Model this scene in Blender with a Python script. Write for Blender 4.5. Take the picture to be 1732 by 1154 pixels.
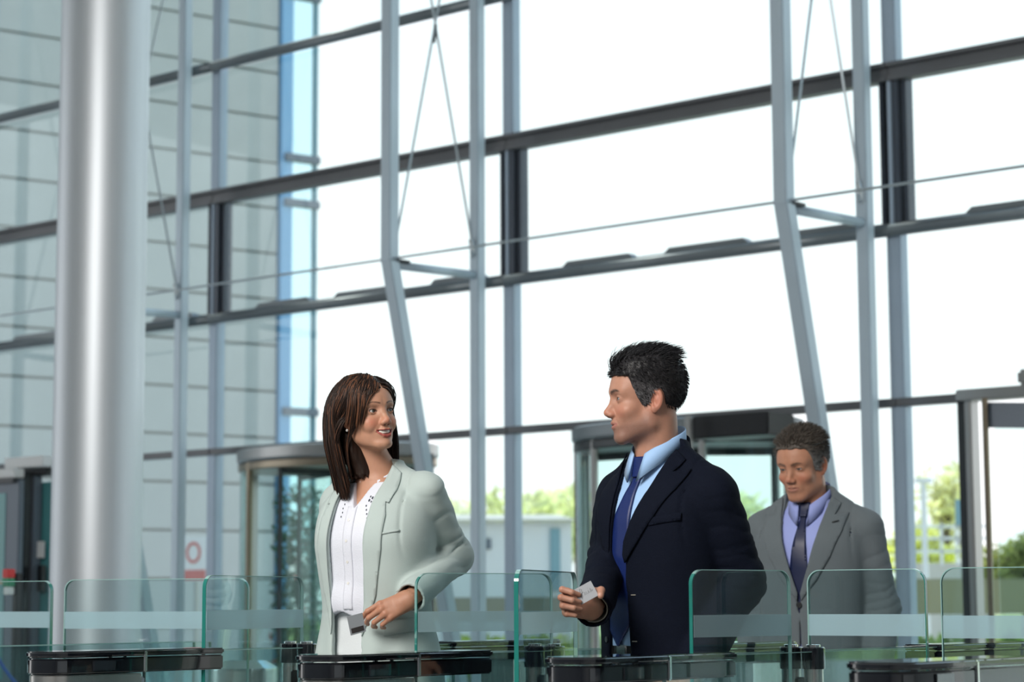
import bpy, bmesh, math, random
import numpy as np
from mathutils import Vector, Matrix, Euler
from mathutils.geometry import delaunay_2d_cdt

for _o in list(bpy.data.objects):
    bpy.data.objects.remove(_o)
random.seed(7)
RNG = np.random.default_rng(7)
SC = bpy.context.scene
COL = SC.collection

# ------------------------------------------------------------------ camera
FPX, CAMH = 3626.0, 1.15
TH = math.radians(6.94)
RHO = -0.0045
_F = Vector((0, math.cos(TH), math.sin(TH)))
_U0 = Vector((0, -math.sin(TH), math.cos(TH)))
_R0 = Vector((1, 0, 0))
_R = (_R0 * math.cos(RHO) + _U0 * math.sin(RHO)).normalized()
_U = _R.cross(_F).normalized()
CAM = Vector((0, 0, CAMH))
cam_data = bpy.data.cameras.new('camera')
cam = bpy.data.objects.new('camera', cam_data)
COL.objects.link(cam)
m3 = Matrix((_R, _U, -_F)).transposed()
cam.matrix_world = Matrix.Translation(CAM) @ m3.to_4x4()
cam_data.sensor_width = 36.0
cam_data.lens = 36.0 * FPX / 1732.0
cam_data.clip_end = 500
cam_data.dof.use_dof = True
cam_data.dof.focus_distance = 5.65
cam_data.dof.aperture_fstop = 4.5
SC.camera = cam

# ------------------------------------------------------------------ world, lights, exposure
world = bpy.data.worlds.new('sky')
SC.world = world
world.use_nodes = True
wn = world.node_tree.nodes
wl = world.node_tree.links
bg = wn['Background']
tc = wn.new('ShaderNodeTexCoord')
sx = wn.new('ShaderNodeSeparateXYZ')
wl.new(tc.outputs['Generated'], sx.inputs[0])
rmp = wn.new('ShaderNodeValToRGB')
wl.new(sx.outputs['Z'], rmp.inputs[0])
rmp.color_ramp.elements[0].position = 0.0
rmp.color_ramp.elements[0].color = (1.0, 1.0, 1.0, 1)
rmp.color_ramp.elements[1].position = 0.75
rmp.color_ramp.elements[1].color = (0.50, 0.74, 1.0, 1)
_e = rmp.color_ramp.elements.new(0.22)
_e.color = (0.93, 0.975, 1.0, 1)
wl.new(rmp.outputs[0], bg.inputs[0])
bg.inputs[1].default_value = 1.45

def area_light(name, loc, target, sx_, sy_, power, color):
    ld = bpy.data.lights.new(name, 'AREA')
    ld.shape = 'RECTANGLE'
    ld.size, ld.size_y, ld.energy, ld.color = sx_, sy_, power, color
    o = bpy.data.objects.new(name, ld)
    o.location = loc
    o.rotation_euler = (Vector(target) - Vector(loc)).to_track_quat('-Z', 'Y').to_euler()
    COL.objects.link(o)
    return o
area_light('added_soft_light', (-3.6, 0.6, 5.2), (0.0, 6.2, 1.3), 3.5, 3.0, 620, (1.0, 0.96, 0.91))  # added soft light for the people from the front left, not a roof window
_s = bpy.data.lights.new('sun', 'SUN')
_s.energy, _s.angle, _s.color = 4.0, math.radians(3), (1.0, 0.95, 0.86)
_so = bpy.data.objects.new('sun', _s)
_so.rotation_euler = Vector((0.45, -0.55, -0.70)).to_track_quat('-Z', 'Y').to_euler()
_so.location = (-12, 40, 25)
COL.objects.link(_so)

SC.view_settings.view_transform = 'Standard'
SC.view_settings.look = 'None'
SC.view_settings.gamma = 1.0
SC.view_settings.use_curve_mapping = False
SC.view_settings.exposure = 0.0
SC.cycles.transparent_max_bounces = 24
SC.cycles.max_bounces = 8
SC.cycles.caustics_reflective = False
SC.cycles.caustics_refractive = False

# ------------------------------------------------------------------ picture <-> place
def ray(px, py):
    return (_F + _R * ((px - 866) / FPX) - _U * ((py - 577) / FPX))
def P(px, py, depth):
    d = ray(px, py)
    return CAM + d * (depth / d.y)
def Pz(px, z, depth):
    """point at a given picture column, height and depth"""
    p = P(px, 900, depth)
    for _ in range(3):
        q = P(px, 900 - (z - p.z) * FPX / depth, depth)
        p = Vector((q.x, q.y, p.z))
    return Vector((p.x, depth, z))
def proj(p):
    d = Vector(p) - CAM
    k = d.dot(_F)
    return 866 + FPX * d.dot(_R) / k, 577 - FPX * d.dot(_U) / k
_vp = ray(-3436, 1038)
EU = Vector((-_vp.x, -_vp.y, 0)).normalized()        # along the glass wall, towards the right
EV = Vector((-EU.y, EU.x, 0))                        # outwards, away from the camera
if EV.y < 0: EV = -EV
_d = ray(866, 728)
FO = CAM + _d * ((2.45 - CAMH) / _d.z)
FO.z = 0
def fplane(px, py, v=0.0):
    d = ray(px, py)
    t = (v - (CAM - FO).dot(EV)) / d.dot(EV)
    p = CAM + d * t
    return (p - FO).dot(EU), p.z
def uplane(px, py, u):
    d = ray(px, py)
    t = (u - (CAM - FO).dot(EU)) / d.dot(EU)
    p = CAM + d * t
    return (p - FO).dot(EV), p.z
def FW(u, v, z):
    return FO + EU * u + EV * v + Vector((0, 0, z))

# ------------------------------------------------------------------ materials
def mat(name, color=(0.5, 0.5, 0.5), rough=0.5, metal=0.0, noise=0.0, nscale=20, bump=0.0, bscale=60, vcol=False,
        spec=0.5, sheen=0.0, aniso=None, coat=0.0, sss=0.0, stretch=None):
    m = bpy.data.materials.new(name)
    m.use_nodes = True
    n, l = m.node_tree.nodes, m.node_tree.links
    b = n['Principled BSDF']
    b.inputs['Roughness'].default_value = rough
    b.inputs['Metallic'].default_value = metal
    b.inputs['Specular IOR Level'].default_value = spec
    b.inputs['Coat Weight'].default_value = coat
    b.inputs['Base Color'].default_value = (*color, 1)
    if sheen:
        b.inputs['Sheen Weight'].default_value = sheen
    if sss:
        b.inputs['Subsurface Weight'].default_value = sss
        b.inputs['Subsurface Radius'].default_value = (0.012, 0.004, 0.002)
        b.inputs['Subsurface Scale'].default_value = 1.0
    t = n.new('ShaderNodeTexCoord')
    mp = n.new('ShaderNodeMapping')
    l.new(t.outputs['Object'], mp.inputs[0])
    if stretch:
        mp.inputs['Scale'].default_value = stretch
    src = None
    if vcol:
        a = n.new('ShaderNodeAttribute')
        a.attribute_name = 'Col'
        src = a.outputs['Color']
    if noise:
        nt = n.new('ShaderNodeTexNoise')
        nt.inputs['Scale'].default_value = nscale
        nt.inputs['Detail'].default_value = 4
        l.new(mp.outputs[0], nt.inputs['Vector'])
        mr = n.new('ShaderNodeMapRange')
        mr.inputs['To Min'].default_value = 1 - noise
        mr.inputs['To Max'].default_value = 1 + noise
        l.new(nt.outputs['Fac'], mr.inputs['Value'])
        mx = n.new('ShaderNodeMix')
        mx.data_type = 'RGBA'
        mx.blend_type = 'MULTIPLY'
        mx.inputs[0].default_value = 1.0
        if src: l.new(src, mx.inputs[6])
        else: mx.inputs[6].default_value = (*color, 1)
        l.new(mr.outputs[0], mx.inputs[7])
        src = mx.outputs[2]
    if src:
        l.new(src, b.inputs['Base Color'])
    if bump:
        nb = n.new('ShaderNodeTexNoise')
        nb.inputs['Scale'].default_value = bscale
        nb.inputs['Detail'].default_value = 5
        l.new(mp.outputs[0], nb.inputs['Vector'])
        bp = n.new('ShaderNodeBump')
        bp.inputs['Strength'].default_value = bump
        bp.inputs['Distance'].default_value = 0.01
        l.new(nb.outputs['Fac'], bp.inputs['Height'])
        l.new(bp.outputs[0], b.inputs['Normal'])
    return m

def glass_mat(name, tint=(0.9, 0.97, 0.96), refl=1.0, rough=0.0, ior=1.5):
    m = bpy.data.materials.new(name)
    m.use_nodes = True
    n, l = m.node_tree.nodes, m.node_tree.links
    n.remove(n['Principled BSDF'])
    out = n['Material Output']
    tr = n.new('ShaderNodeBsdfTransparent')
    tr.inputs[0].default_value = (*tint, 1)
    gl = n.new('ShaderNodeBsdfGlossy')
    gl.inputs['Roughness'].default_value = rough
    gl.inputs['Color'].default_value = (0.95 * refl, 1.0 * refl, 1.0 * refl, 1)
    fr = n.new('ShaderNodeFresnel')
    ge = n.new('ShaderNodeNewGeometry')          # both faces of a slab mirror alike: no total reflection from within
    mr = n.new('ShaderNodeMapRange')
    mr.inputs['To Min'].default_value = ior
    mr.inputs['To Max'].default_value = 1 / ior
    l.new(ge.outputs['Backfacing'], mr.inputs['Value'])
    l.new(mr.outputs[0], fr.inputs['IOR'])
    mx = n.new('ShaderNodeMixShader')
    l.new(fr.outputs[0], mx.inputs[0])
    l.new(tr.outputs[0], mx.inputs[1])
    l.new(gl.outputs[0], mx.inputs[2])
    l.new(mx.outputs[0], out.inputs[0])
    return m

M = dict(
    steel_paint=mat('grey_blue_steel_paint', (0.50, 0.60, 0.68), 0.35, 0.2, 0.08, 3),
    mullion=mat('mullion_paint', (0.38, 0.47, 0.57), 0.4, 0.3, 0.08, 3),
    transom=mat('transom_dark_grey', (0.14, 0.145, 0.155), 0.4, 0.3, 0.1, 4),
    frame_dark=mat('window_frame_dark', (0.07, 0.085, 0.11), 0.35, 0.3),
    tube=mat('round_tube_paint', (0.20, 0.23, 0.25), 0.35, 0.3, 0.08, 4),
    cable=mat('steel_cable', (0.50, 0.55, 0.58), 0.35, 0.8),
    chrome=mat('chrome', (0.85, 0.86, 0.87), 0.12, 1.0),
    column=mat('column_brushed_metal', (0.62, 0.66, 0.70), 0.46, 0.7, 0.05, 2, stretch=(30, 30, 0.6)),
    pane=glass_mat('window_glass', (0.93, 0.975, 0.97), 0.9),
    door_glass=glass_mat('door_glass', (0.88, 0.96, 0.95), 1.0),
    gate_glass=glass_mat('gate_glass', (0.88, 0.94, 0.94), 1.0),
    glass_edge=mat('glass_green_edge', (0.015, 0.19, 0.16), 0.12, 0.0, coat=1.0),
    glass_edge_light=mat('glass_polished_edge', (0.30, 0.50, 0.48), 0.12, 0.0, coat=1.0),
    black_gloss=mat('black_gloss_lid', (0.006, 0.007, 0.010), 0.08, 0.0, coat=1.0),
    black_matte=mat('black_matte', (0.012, 0.013, 0.016), 0.4),
    sensor=mat('sensor_window', (0.02, 0.024, 0.03), 0.03, 0.0, coat=1.0, spec=1.0),
    stainless=mat('brushed_stainless', (0.62, 0.61, 0.59), 0.27, 1.0, 0.06, 6, stretch=(1, 1, 40)),
    bronze=mat('bronze_metal', (0.34, 0.29, 0.22), 0.3, 0.8),
    grey_metal=mat('grey_metal', (0.42, 0.43, 0.43), 0.3, 0.7),
    dark_metal=mat('dark_metal', (0.045, 0.05, 0.055), 0.35, 0.4),
    white_paint=mat('white_paint', (0.75, 0.77, 0.78), 0.5),
    concrete=mat('pale_concrete_panel', (0.42, 0.44, 0.43), 0.8, 0.0, 0.12, 1.2, 0.2, 20),
    hall_wall=mat('hall_wall_plaster', (0.36, 0.37, 0.38), 0.8, 0, .05, 2),
    joint=mat('dark_joint', (0.21, 0.235, 0.23), 0.9),
    floor=mat('polished_floor', (0.42, 0.43, 0.43), 0.25, 0.0, 0.1, 3),
    paving=mat('light_paving', (0.55, 0.53, 0.48), 0.85, 0.0, 0.12, 1.0),
    asphalt=mat('grey_asphalt', (0.28, 0.29, 0.29), 0.9, 0.0, 0.12, 0.6),
    grass=mat('grass_green', (0.30, 0.36, 0.10), 0.9, 0.0, 0.35, 1.5),
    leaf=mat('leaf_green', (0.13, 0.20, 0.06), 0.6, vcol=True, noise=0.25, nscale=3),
    bark=mat('bark', (0.16, 0.12, 0.09), 0.9, 0.0, 0.2, 20),
    red=mat('red_plastic', (0.55, 0.03, 0.03), 0.4),
    green=mat('green_plastic', (0.02, 0.25, 0.12), 0.4),
    blue=mat('blue_cable', (0.02, 0.07, 0.40), 0.4),
    paper=mat('white_paper', (0.8, 0.83, 0.84), 0.7),
    teal=mat('teal_glass_panel', (0.10, 0.33, 0.35), 0.15, 0.0),
    slate=mat('slate_paint', (0.13, 0.16, 0.20), 0.4, 0.2),
    bluefin=mat('blue_glass_fin', (0.16, 0.38, 0.62), 0.15, 0.0, coat=0.5),
    bluewin=mat('blue_door_paint', (0.20, 0.36, 0.42), 0.4),
)
def frosted():
    m = bpy.data.materials.new('frosted_film')
    m.use_nodes = True
    n, l = m.node_tree.nodes, m.node_tree.links
    b = n['Principled BSDF']
    b.inputs['Base Color'].default_value = (0.70, 0.86, 0.92, 1)
    b.inputs['Roughness'].default_value = 0.6
    b.inputs['Specular IOR Level'].default_value = 0.2
    tl = n.new('ShaderNodeBsdfTranslucent')
    tl.inputs[0].default_value = (0.92, 0.98, 1.0, 1)
    mx = n.new('ShaderNodeMixShader')
    mx.inputs[0].default_value = 0.68
    tr = n.new('ShaderNodeBsdfTransparent')
    tr.inputs[0].default_value = (0.75, 0.88, 0.9, 1)
    m2 = n.new('ShaderNodeMixShader')
    m2.inputs[0].default_value = 0.44
    l.new(b.outputs[0], mx.inputs[1]); l.new(tl.outputs[0], mx.inputs[2])
    l.new(mx.outputs[0], m2.inputs[1]); l.new(tr.outputs[0], m2.inputs[2])
    l.new(m2.outputs[0], n['Material Output'].inputs[0])
    return m
M['frost'] = frosted()

def translucent_leaf(m):
    n, l = m.node_tree.nodes, m.node_tree.links
    b = n['Principled BSDF']
    tl = n.new('ShaderNodeBsdfTranslucent')
    mx = n.new('ShaderNodeMixShader')
    mx.inputs[0].default_value = 0.5
    l.new(b.inputs['Base Color'].links[0].from_socket, tl.inputs[0])
    l.new(b.outputs[0], mx.inputs[1]); l.new(tl.outputs[0], mx.inputs[2])
    l.new(mx.outputs[0], n['Material Output'].inputs[0])
translucent_leaf(M['leaf'])
# ------------------------------------------------------------------ object helpers
def link(o, parent=None):
    COL.objects.link(o)
    if parent: o.parent = parent
    return o
def empty(name, loc=(0, 0, 0), rotz=0.0, label=None, cat=None, group=None, kind=None):
    o = bpy.data.objects.new(name, None)
    o.location = loc
    o.rotation_euler = (0, 0, rotz)
    o.empty_display_size = 0.1
    COL.objects.link(o)
    return tag(o, label, cat, group, kind)
def tag(o, label=None, cat=None, group=None, kind=None):
    if label: o['label'] = label
    if cat: o['category'] = cat
    if group: o['group'] = group
    if kind: o['kind'] = kind
    return o
def mesh_obj(name, verts, faces, material, parent=None, smooth=False, cols=None, mats=None, midx=None):
    me = bpy.data.meshes.new(name)
    if isinstance(verts, np.ndarray): verts = verts.tolist()
    if isinstance(faces, np.ndarray): faces = faces.tolist()
    me.from_pydata(verts, [], faces)
    for mm in (mats or [material]): me.materials.append(mm)
    if midx is not None: me.polygons.foreach_set('material_index', midx)
    if smooth: me.polygons.foreach_set('use_smooth', [True] * len(me.polygons))
    if cols is not None:
        ca = me.color_attributes.new('Col', 'FLOAT_COLOR', 'POINT')
        c4 = np.ones((len(me.vertices), 4), np.float32)
        c4[:, :3] = cols
        ca.data.foreach_set('color', c4.ravel())
    me.update()
    o = bpy.data.objects.new(name, me)
    return link(o, parent)
class MB:
    """collects shapes into one mesh"""
    def __init__(s): s.v, s.f = [], []
    def add(s, v, f):
        b = len(s.v)
        s.v += [tuple(x) for x in v]
        s.f += [tuple(i + b for i in q) for q in f]
        return s
    def box(s, c, sz, bev=0.0, R=None):
        bm = bmesh.new()
        bmesh.ops.create_cube(bm, size=1.0)
        for v in bm.verts: v.co = Vector((v.co.x * sz[0], v.co.y * sz[1], v.co.z * sz[2]))
        if bev: bmesh.ops.bevel(bm, geom=bm.edges[:], offset=bev, segments=2, affect='EDGES')
        for v in bm.verts:
            if R is not None: v.co = R @ v.co
            v.co += Vector(c)
        bm.verts.index_update()
        s.add([v.co for v in bm.verts], [[v.index for v in f.verts] for f in bm.faces])
        bm.free()
        return s
    def bar(s, a, b, w, h, up=(0, 0, 1), bev=0.0):
        a, b = Vector(a), Vector(b)
        d = (b - a)
        L = d.length
        x = d.normalized()
        upv = Vector(up)
        y = upv.cross(x).normalized()
        z = x.cross(y)
        return s.box((a + b) / 2, (L, w, h), bev, Matrix((x, y, z)).transposed())
    def tube(s, pts, r, n=12, caps=True):
        pts = [Vector(p) for p in pts]
        rs = r if isinstance(r, (list, tuple, np.ndarray)) else [r] * len(pts)
        base = len(s.v)
        up = None
        for i, p in enumerate(pts):
            t = (pts[min(i + 1, len(pts) - 1)] - pts[max(i - 1, 0)]).normalized()
            if up is None:
                up = Vector((0, 0, 1)) if abs(t.z) < 0.9 else Vector((1, 0, 0))
            x = up.cross(t).normalized()
            y = t.cross(x)
            up = y
            for k in range(n):
                a = 2 * math.pi * k / n
                s.v.append(tuple(p + (x * math.cos(a) + y * math.sin(a)) * rs[i]))
        for i in range(len(pts) - 1):
            for k in range(n):
                a, b = base + i * n + k, base + i * n + (k + 1) % n
                s.f.append((a, b, b + n, a + n))
        if caps:
            s.f.append(tuple(base + k for k in range(n))[::-1])
            s.f.append(tuple(base + (len(pts) - 1) * n + k for k in range(n)))
        return s
    def prism(s, outline, z0, z1, bev=0.0):
        bm = bmesh.new()
        vs = [bm.verts.new((x, y, z0)) for x, y in outline]
        f = bm.faces.new(vs)
        r = bmesh.ops.extrude_face_region(bm, geom=[f])
        for e in r['geom']:
            if isinstance(e, bmesh.types.BMVert): e.co.z = z1
        bmesh.ops.recalc_face_normals(bm, faces=bm.faces[:])
        if bev:
            ed = [e for e in bm.edges if abs(e.verts[0].co.z - e.verts[1].co.z) < 1e-6]
            bmesh.ops.bevel(bm, geom=ed, offset=bev, segments=3, affect='EDGES')
        bm.verts.index_update()
        s.add([v.co for v in bm.verts], [[v.index for v in f.verts] for f in bm.faces])
        bm.free()
        return s
    def lathe(s, prof, c=(0, 0, 0), n=32):
        base = len(s.v)
        for r, z in prof:
            for k in range(n):
                a = 2 * math.pi * k / n
                s.v.append((c[0] + r * math.cos(a), c[1] + r * math.sin(a), c[2] + z))
        for i in range(len(prof) - 1):
            for k in range(n):
                a, b = base + i * n + k, base + i * n + (k + 1) % n
                s.f.append((a, b, b + n, a + n))
        s.f.append(tuple(base + k for k in range(n))[::-1])
        s.f.append(tuple(base + (len(prof) - 1) * n + k for k in range(n)))
        return s
    def obj(s, name, m, parent=None, smooth=False, loc=None, auto=None):
        o = mesh_obj(name, s.v, s.f, m, parent, smooth)
        if auto is not None:
            o.data.polygons.foreach_set('use_smooth', [True] * len(o.data.polygons))
            try:
                o.data.set_sharp_from_angle(angle=math.radians(auto))
            except Exception:
                pass
        if loc: o.location = loc
        return o
def copy_tree(o, parent=None):
    c = o.copy()
    COL.objects.link(c)
    if parent: c.parent = parent
    for ch in o.children: copy_tree(ch, c)
    return c
def rounded(w, d, r, n=6, x0=0.0, y0=0.0):
    pts = []
    for cx, cy, a0 in ((w / 2 - r, d / 2 - r, 0), (-w / 2 + r, d / 2 - r, 90), (-w / 2 + r, -d / 2 + r, 180), (w / 2 - r, -d / 2 + r, 270)):
        for k in range(n + 1):
            a = math.radians(a0 + 90 * k / n)
            pts.append((x0 + cx + r * math.cos(a), y0 + cy + r * math.sin(a)))
    return pts
# ================================================================== the glass wall
FROT = math.atan2(EU.y, EU.x)
U0 = fplane(860, 600)[0]
U1 = fplane(1519, 600)[0]
Um = fplane(361, 600)[0]
BAY = (U1 - Um) / 2
VA, _ = uplane(808, 600, U0)
VB, ZK = uplane(659, 445, U0)
zs = [fplane(866, y)[1] for y in (728, 475, 241, -7.4)]
Z4, Z3, Z2, Z1 = zs
ZTOP = 9.0
print('BAY', BAY, 'VA', VA, 'VB', VB, 'ZK', ZK, 'zs', zs, 'FO', FO, 'rot', math.degrees(FROT), 'U', Um, U0, U1)
def L(u, v, z): return (u, v, z)        # facade-local coordinates
FLOC = (FO.x, FO.y, 0)
ZC = None
for k in range(-3, 4):
    u = U0 + k * BAY
    # bay k runs from mullion k to mullion k+1
    w = empty('window_%d' % (k + 4), FLOC, FROT, kind='structure')
    MB().box((u, 0.05, (0.02 + Z3) / 2), (0.105, 0.10, Z3 - 0.02), 0.006).obj('mullion', M['mullion'], w)
    MB().box((u, 0.05, (Z2 + ZTOP) / 2), (0.105, 0.10, ZTOP - Z2), 0.006).obj('mullion', M['mullion'], w)
    # dark stepped frame between transom 3 and 2 (the opening lights)
    fm = MB()
    for du, wd, dv in ((-0.075, 0.03, 0.02), (-0.035, 0.03, 0.05), (0.045, 0.05, 0.0), (0.095, 0.03, 0.03)):
        fm.box((u + du, 0.04 + dv, (Z3 + Z2) / 2), (wd, 0.10, Z2 - Z3 - 0.08), 0.004)
    fm.obj('mullion', M['frame_dark'], w)
    MB().box((u + 0.004, 0.03, (Z3 + Z2) / 2), (0.03, 0.10, Z2 - Z3 - 0.08), 0.004).obj('mullion', M['mullion'], w)
    # transoms
    def rail(z, h, d, m_, nm='transom', v=0.02):
        return MB().box((u + BAY / 2, v, z), (BAY - 0.002, d, h), min(h, d) * 0.12).obj(nm, m_, w)
    MB().tube([L(u, -0.04, Z1), L(u + BAY, -0.04, Z1)], 0.045, 14).obj('transom', M['tube'], w, smooth=True)
    fr = MB()
    fr.box((u + BAY / 2, 0.00, Z2 + 0.045), (BAY - 0.002, 0.11, 0.03), 0.004)
    fr.box((u + BAY / 2, 0.02, Z2), (BAY - 0.002, 0.08, 0.06), 0.004)
    fr.box((u + BAY / 2, 0.01, Z2 - 0.045), (BAY - 0.002, 0.10, 0.035), 0.004)
    fr.obj('transom', M['transom'], w)
    MB().tube([L(u, -0.03, Z3), L(u + BAY, -0.03, Z3)], 0.042, 14).obj('transom', M['tube'], w, smooth=True)
    rail(Z3 + 0.035, 0.04, 0.09, M['transom'], v=0.04)
    for a_, b_ in ((0.16, 0.36), (0.44, 0.66), (0.76, 0.93)):
        hb = MB()
        ua, ub = u + a_ * BAY, u + b_ * BAY
        hb.add([(ua, -.01, Z3 + .05), (ub, -.01, Z3 + .05), (ub - .05, -.01, Z3 + .09), (ua + .05, -.01, Z3 + .09),
                (ua, .07, Z3 + .05), (ub, .07, Z3 + .05), (ub - .05, .07, Z3 + .09), (ua + .05, .07, Z3 + .09)],
               [(0, 1, 2, 3), (7, 6, 5, 4), (0, 4, 5, 1), (1, 5, 6, 2), (2, 6, 7, 3), (3, 7, 4, 0)])
        hb.obj('window_opener', M['tube'], w)
    rail(Z4, 0.055, 0.09, M['transom'])
    # panes
    zz = [(0.06, Z4 - .03), (Z4 + .03, Z3 - .03), (Z3 + .055, Z2 - .06), (Z2 + .06, Z1 - .03), (Z1 + .03, ZTOP)]
    for q, (za, zb) in enumerate(zz):
        if q == 0 and k in (0, 1, -1): continue      # doorways below the first transom are built apart
        MB().box((u + BAY / 2, 0.055, (za + zb) / 2), (BAY - 0.10, 0.012, zb - za)).obj('pane', M['pane'], w)
# truss columns
for k in range(-2, 3):
    u = U0 + k * BAY
    t = empty('truss_column', FLOC, FROT, kind='structure')
    MB().box((u, VA, ZTOP / 2), (0.09, 0.09, ZTOP), 0.008).obj('post', M['steel_paint'], t)
    MB().box((u, VB, (ZK + ZTOP) / 2), (0.10, 0.10, ZTOP - ZK), 0.008).obj('post', M['steel_paint'], t)
    MB().bar((u, VB, ZK + 0.03), (u, VA - 0.09, 0.05), 0.10, 0.10, up=(1, 0, 0), bev=0.008).obj('raking_post', M['steel_paint'], t)
    zA = uplane(808, 466, U0)[1]
    MB().tube([(u, VB + 0.03, ZK - 0.01), (u, VA, zA)], 0.032, 12).obj('strut', M['steel_paint'], t, smooth=True)
    MB().box((u + 0.0, VB + 0.09, ZK + 0.02), (0.12, 0.14, 0.02), 0.003).obj('bracket', M['dark_metal'], t)
    vC, zCr = uplane(735, 57, U0)
    zcA = uplane(795, 420, U0)[1]
    ztop = 2 * zCr - ZK
    MB().tube([(u, VA - 0.05, zcA), (u, VB + 0.05, ztop)], 0.0085, 8).obj('cable', M['cable'], t)
    MB().tube([(u, VB + 0.05, ZK + 0.10), (u, VA - 0.05, ztop)], 0.0085, 8).obj('cable', M['cable'], t)
    MB().tube([(u, VA - 0.045, zcA - 0.06), (u, VA - 0.075, zcA + 0.07)], 0.02, 10).obj('cable_fork', M['chrome'], t, smooth=True)
    MB().tube([(u, VB + 0.05, ZK + 0.08), (u, VB + 0.075, ZK + 0.24)], 0.016, 10).obj('cable_fork', M['grey_metal'], t, smooth=True)
    MB().tube([(u, vC - .01, zCr - 0.07), (u, vC + .01, zCr + 0.07)], 0.014, 10).obj('turnbuckle', M['dark_metal'], t, smooth=True)
    MB().tube([(u, VB, ZK + 0.03), (u + BAY, VB, ZK + 0.03)], 0.009, 8).obj('tie_rod', M['cable'], t)
# big round column inside
cp = P(163, 900, 13.0)
c_ = MB()
c_.lathe([(0.272, 0), (0.272, ZTOP)], n=64)
co = c_.obj('column', M['column'], None, auto=40)
co.location = (cp.x, cp.y, 0)
tag(co, kind='structure')
sc_ = MB().lathe([(0.30, 0), (0.30, 0.05), (0.285, 0.06)], n=48).obj('base_collar', M['stainless'], co, auto=40)

# floor and ceiling (the hall continues towards the camera)
Rf = Matrix.Rotation(FROT, 4, 'Z')
fl = MB().box((U0, -9.0, -0.05), (34, 18.1, 0.1)).obj('floor', M['floor'], None)
fl.location = FLOC; fl.rotation_euler = (0, 0, FROT); tag(fl, kind='structure')
for nm_, c_q, s_q in (('wall_back', (U0, -18.1, 4.5), (34, 0.2, 9.0)), ('wall_right', (U0 + 14, -9.0, 4.5), (0.2, 18.0, 9.0))):
    wq = MB().box(c_q, s_q).obj(nm_, M['hall_wall'], None)
    wq.location = FLOC; wq.rotation_euler = (0, 0, FROT); tag(wq, kind='structure')
ce = MB().box((U0, -9.0, ZTOP + 0.1), (34, 18.2, 0.2)).obj('ceiling', M['white_paint'], None)
ce.location = FLOC; ce.rotation_euler = (0, 0, FROT); tag(ce, kind='structure')

# ------------------------------------------------------------------ outside ground
g = MB().box((U0, 12.1, -0.06), (80, 24, 0.1)).obj('pavement', M['paving'], None)
g.location = FLOC; g.rotation_euler = (0, 0, FROT); tag(g, kind='structure')
g = MB().box((U0 + 10, 84.1, -0.07), (220, 120, 0.1)).obj('ground', M['grass'], None)
g.location = FLOC; g.rotation_euler = (0, 0, FROT); tag(g, kind='structure')

# ------------------------------------------------------------------ revolving doors
def drum_door(name, ua, ub, ztop, n_):
    """a round drum standing in the wall line from ua to ub"""
    d = empty(name, FLOC, FROT, kind='structure')
    uc, R_ = (ua + ub) / 2, (ub - ua) / 2 - 0.06
    for du in (ua, ub):
        MB().box((du, 0.0, ztop / 2), (0.05, 0.12, ztop), 0.006).obj('door_post', M['dark_metal'], d)
        MB().box((du + (0.05 if du == ua else -0.05), -0.03, ztop / 2), (0.045, 0.10, ztop), 0.01).obj('door_post', M['grey_metal'], d)
    MB().lathe([(R_ + .03, ztop - 0.02), (R_ + .05, ztop), (R_ + .05, ztop + 0.08), (R_ + .02, ztop + 0.09)], (uc, 0.0, 0), 48).obj('canopy', M['grey_metal'] if n_ == 0 else M['tube'], d, auto=30).scale = (1, .6, 1)
    MB().lathe([(R_ + .02, ztop - 0.09), (R_ + .035, ztop - 0.08), (R_ + .035, ztop - .03), (R_ + .01, ztop - .022)], (uc, 0.0, 0), 48).obj('canopy_ring', M['bronze'] if n_ == 0 else M['dark_metal'], d, auto=30).scale = (1, .6, 1)
    for s_, a0 in ((1, -58), (-1, 122)):
        v, f = [], []
        N = 20
        for i in range(N + 1):
            a = math.radians(a0 + 116 * i / N)
            for rr in (R_, R_ + 0.012):
                v.append((uc + rr * math.cos(a), .6 * rr * math.sin(a), 0.06))
                v.append((uc + rr * math.cos(a), .6 * rr * math.sin(a), ztop - 0.03))
        for i in range(N):
            b = i * 4
            f += [(b, b + 4, b + 5, b + 1), (b + 3, b + 7, b + 6, b + 2)]
        f += [(0, 1, 3, 2), (N * 4, N * 4 + 2, N * 4 + 3, N * 4 + 1)]
        mesh_obj('curved_pane', v, f, M['door_glass'], d, smooth=True)
        for a in (a0, a0 + 116):
            a = math.radians(a)
            MB().box((uc + R_ * math.cos(a), .6 * R_ * math.sin(a), ztop / 2), (0.05, 0.05, ztop - 0.04), 0.012).obj('drum_post', M['grey_metal'] if n_ else M['bronze'], d)
    MB().tube([(uc, 0, 0.02), (uc, 0, ztop - 0.02)], 0.035, 14).obj('centre_shaft', M['chrome'], d, smooth=True)
    for q in range(3):
        a = math.radians(25 + 120 * q + 31 * n_)
        dx, dy = math.cos(a), .6 * math.sin(a)
        lf = MB().bar((uc + dx * 0.05, dy * 0.05, ztop - 0.10), (uc + dx * (R_ - .03), dy * (R_ - .03), ztop - 0.10), 0.03, 0.07)
        lf.bar((uc + dx * 0.05, dy * 0.05, 0.08), (uc + dx * (R_ - .03), dy * (R_ - .03), 0.08), 0.03, 0.09)
        lf.box((uc + dx * (R_ - .04), dy * (R_ - .04), ztop / 2), (0.03, 0.03, ztop - 0.15))
        o = lf.obj('door_leaf', M['dark_metal'], d)
        MB().bar((uc + dx * 0.06, dy * 0.06, ztop / 2), (uc + dx * (R_ - .05), dy * (R_ - .05), ztop / 2), 0.008, ztop - 0.24).obj('pane', M['door_glass'], o)
    return d
zdoor = 2.315
ua = fplane(424, 900)[0]; ub = fplane(722, 900)[0]
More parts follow.
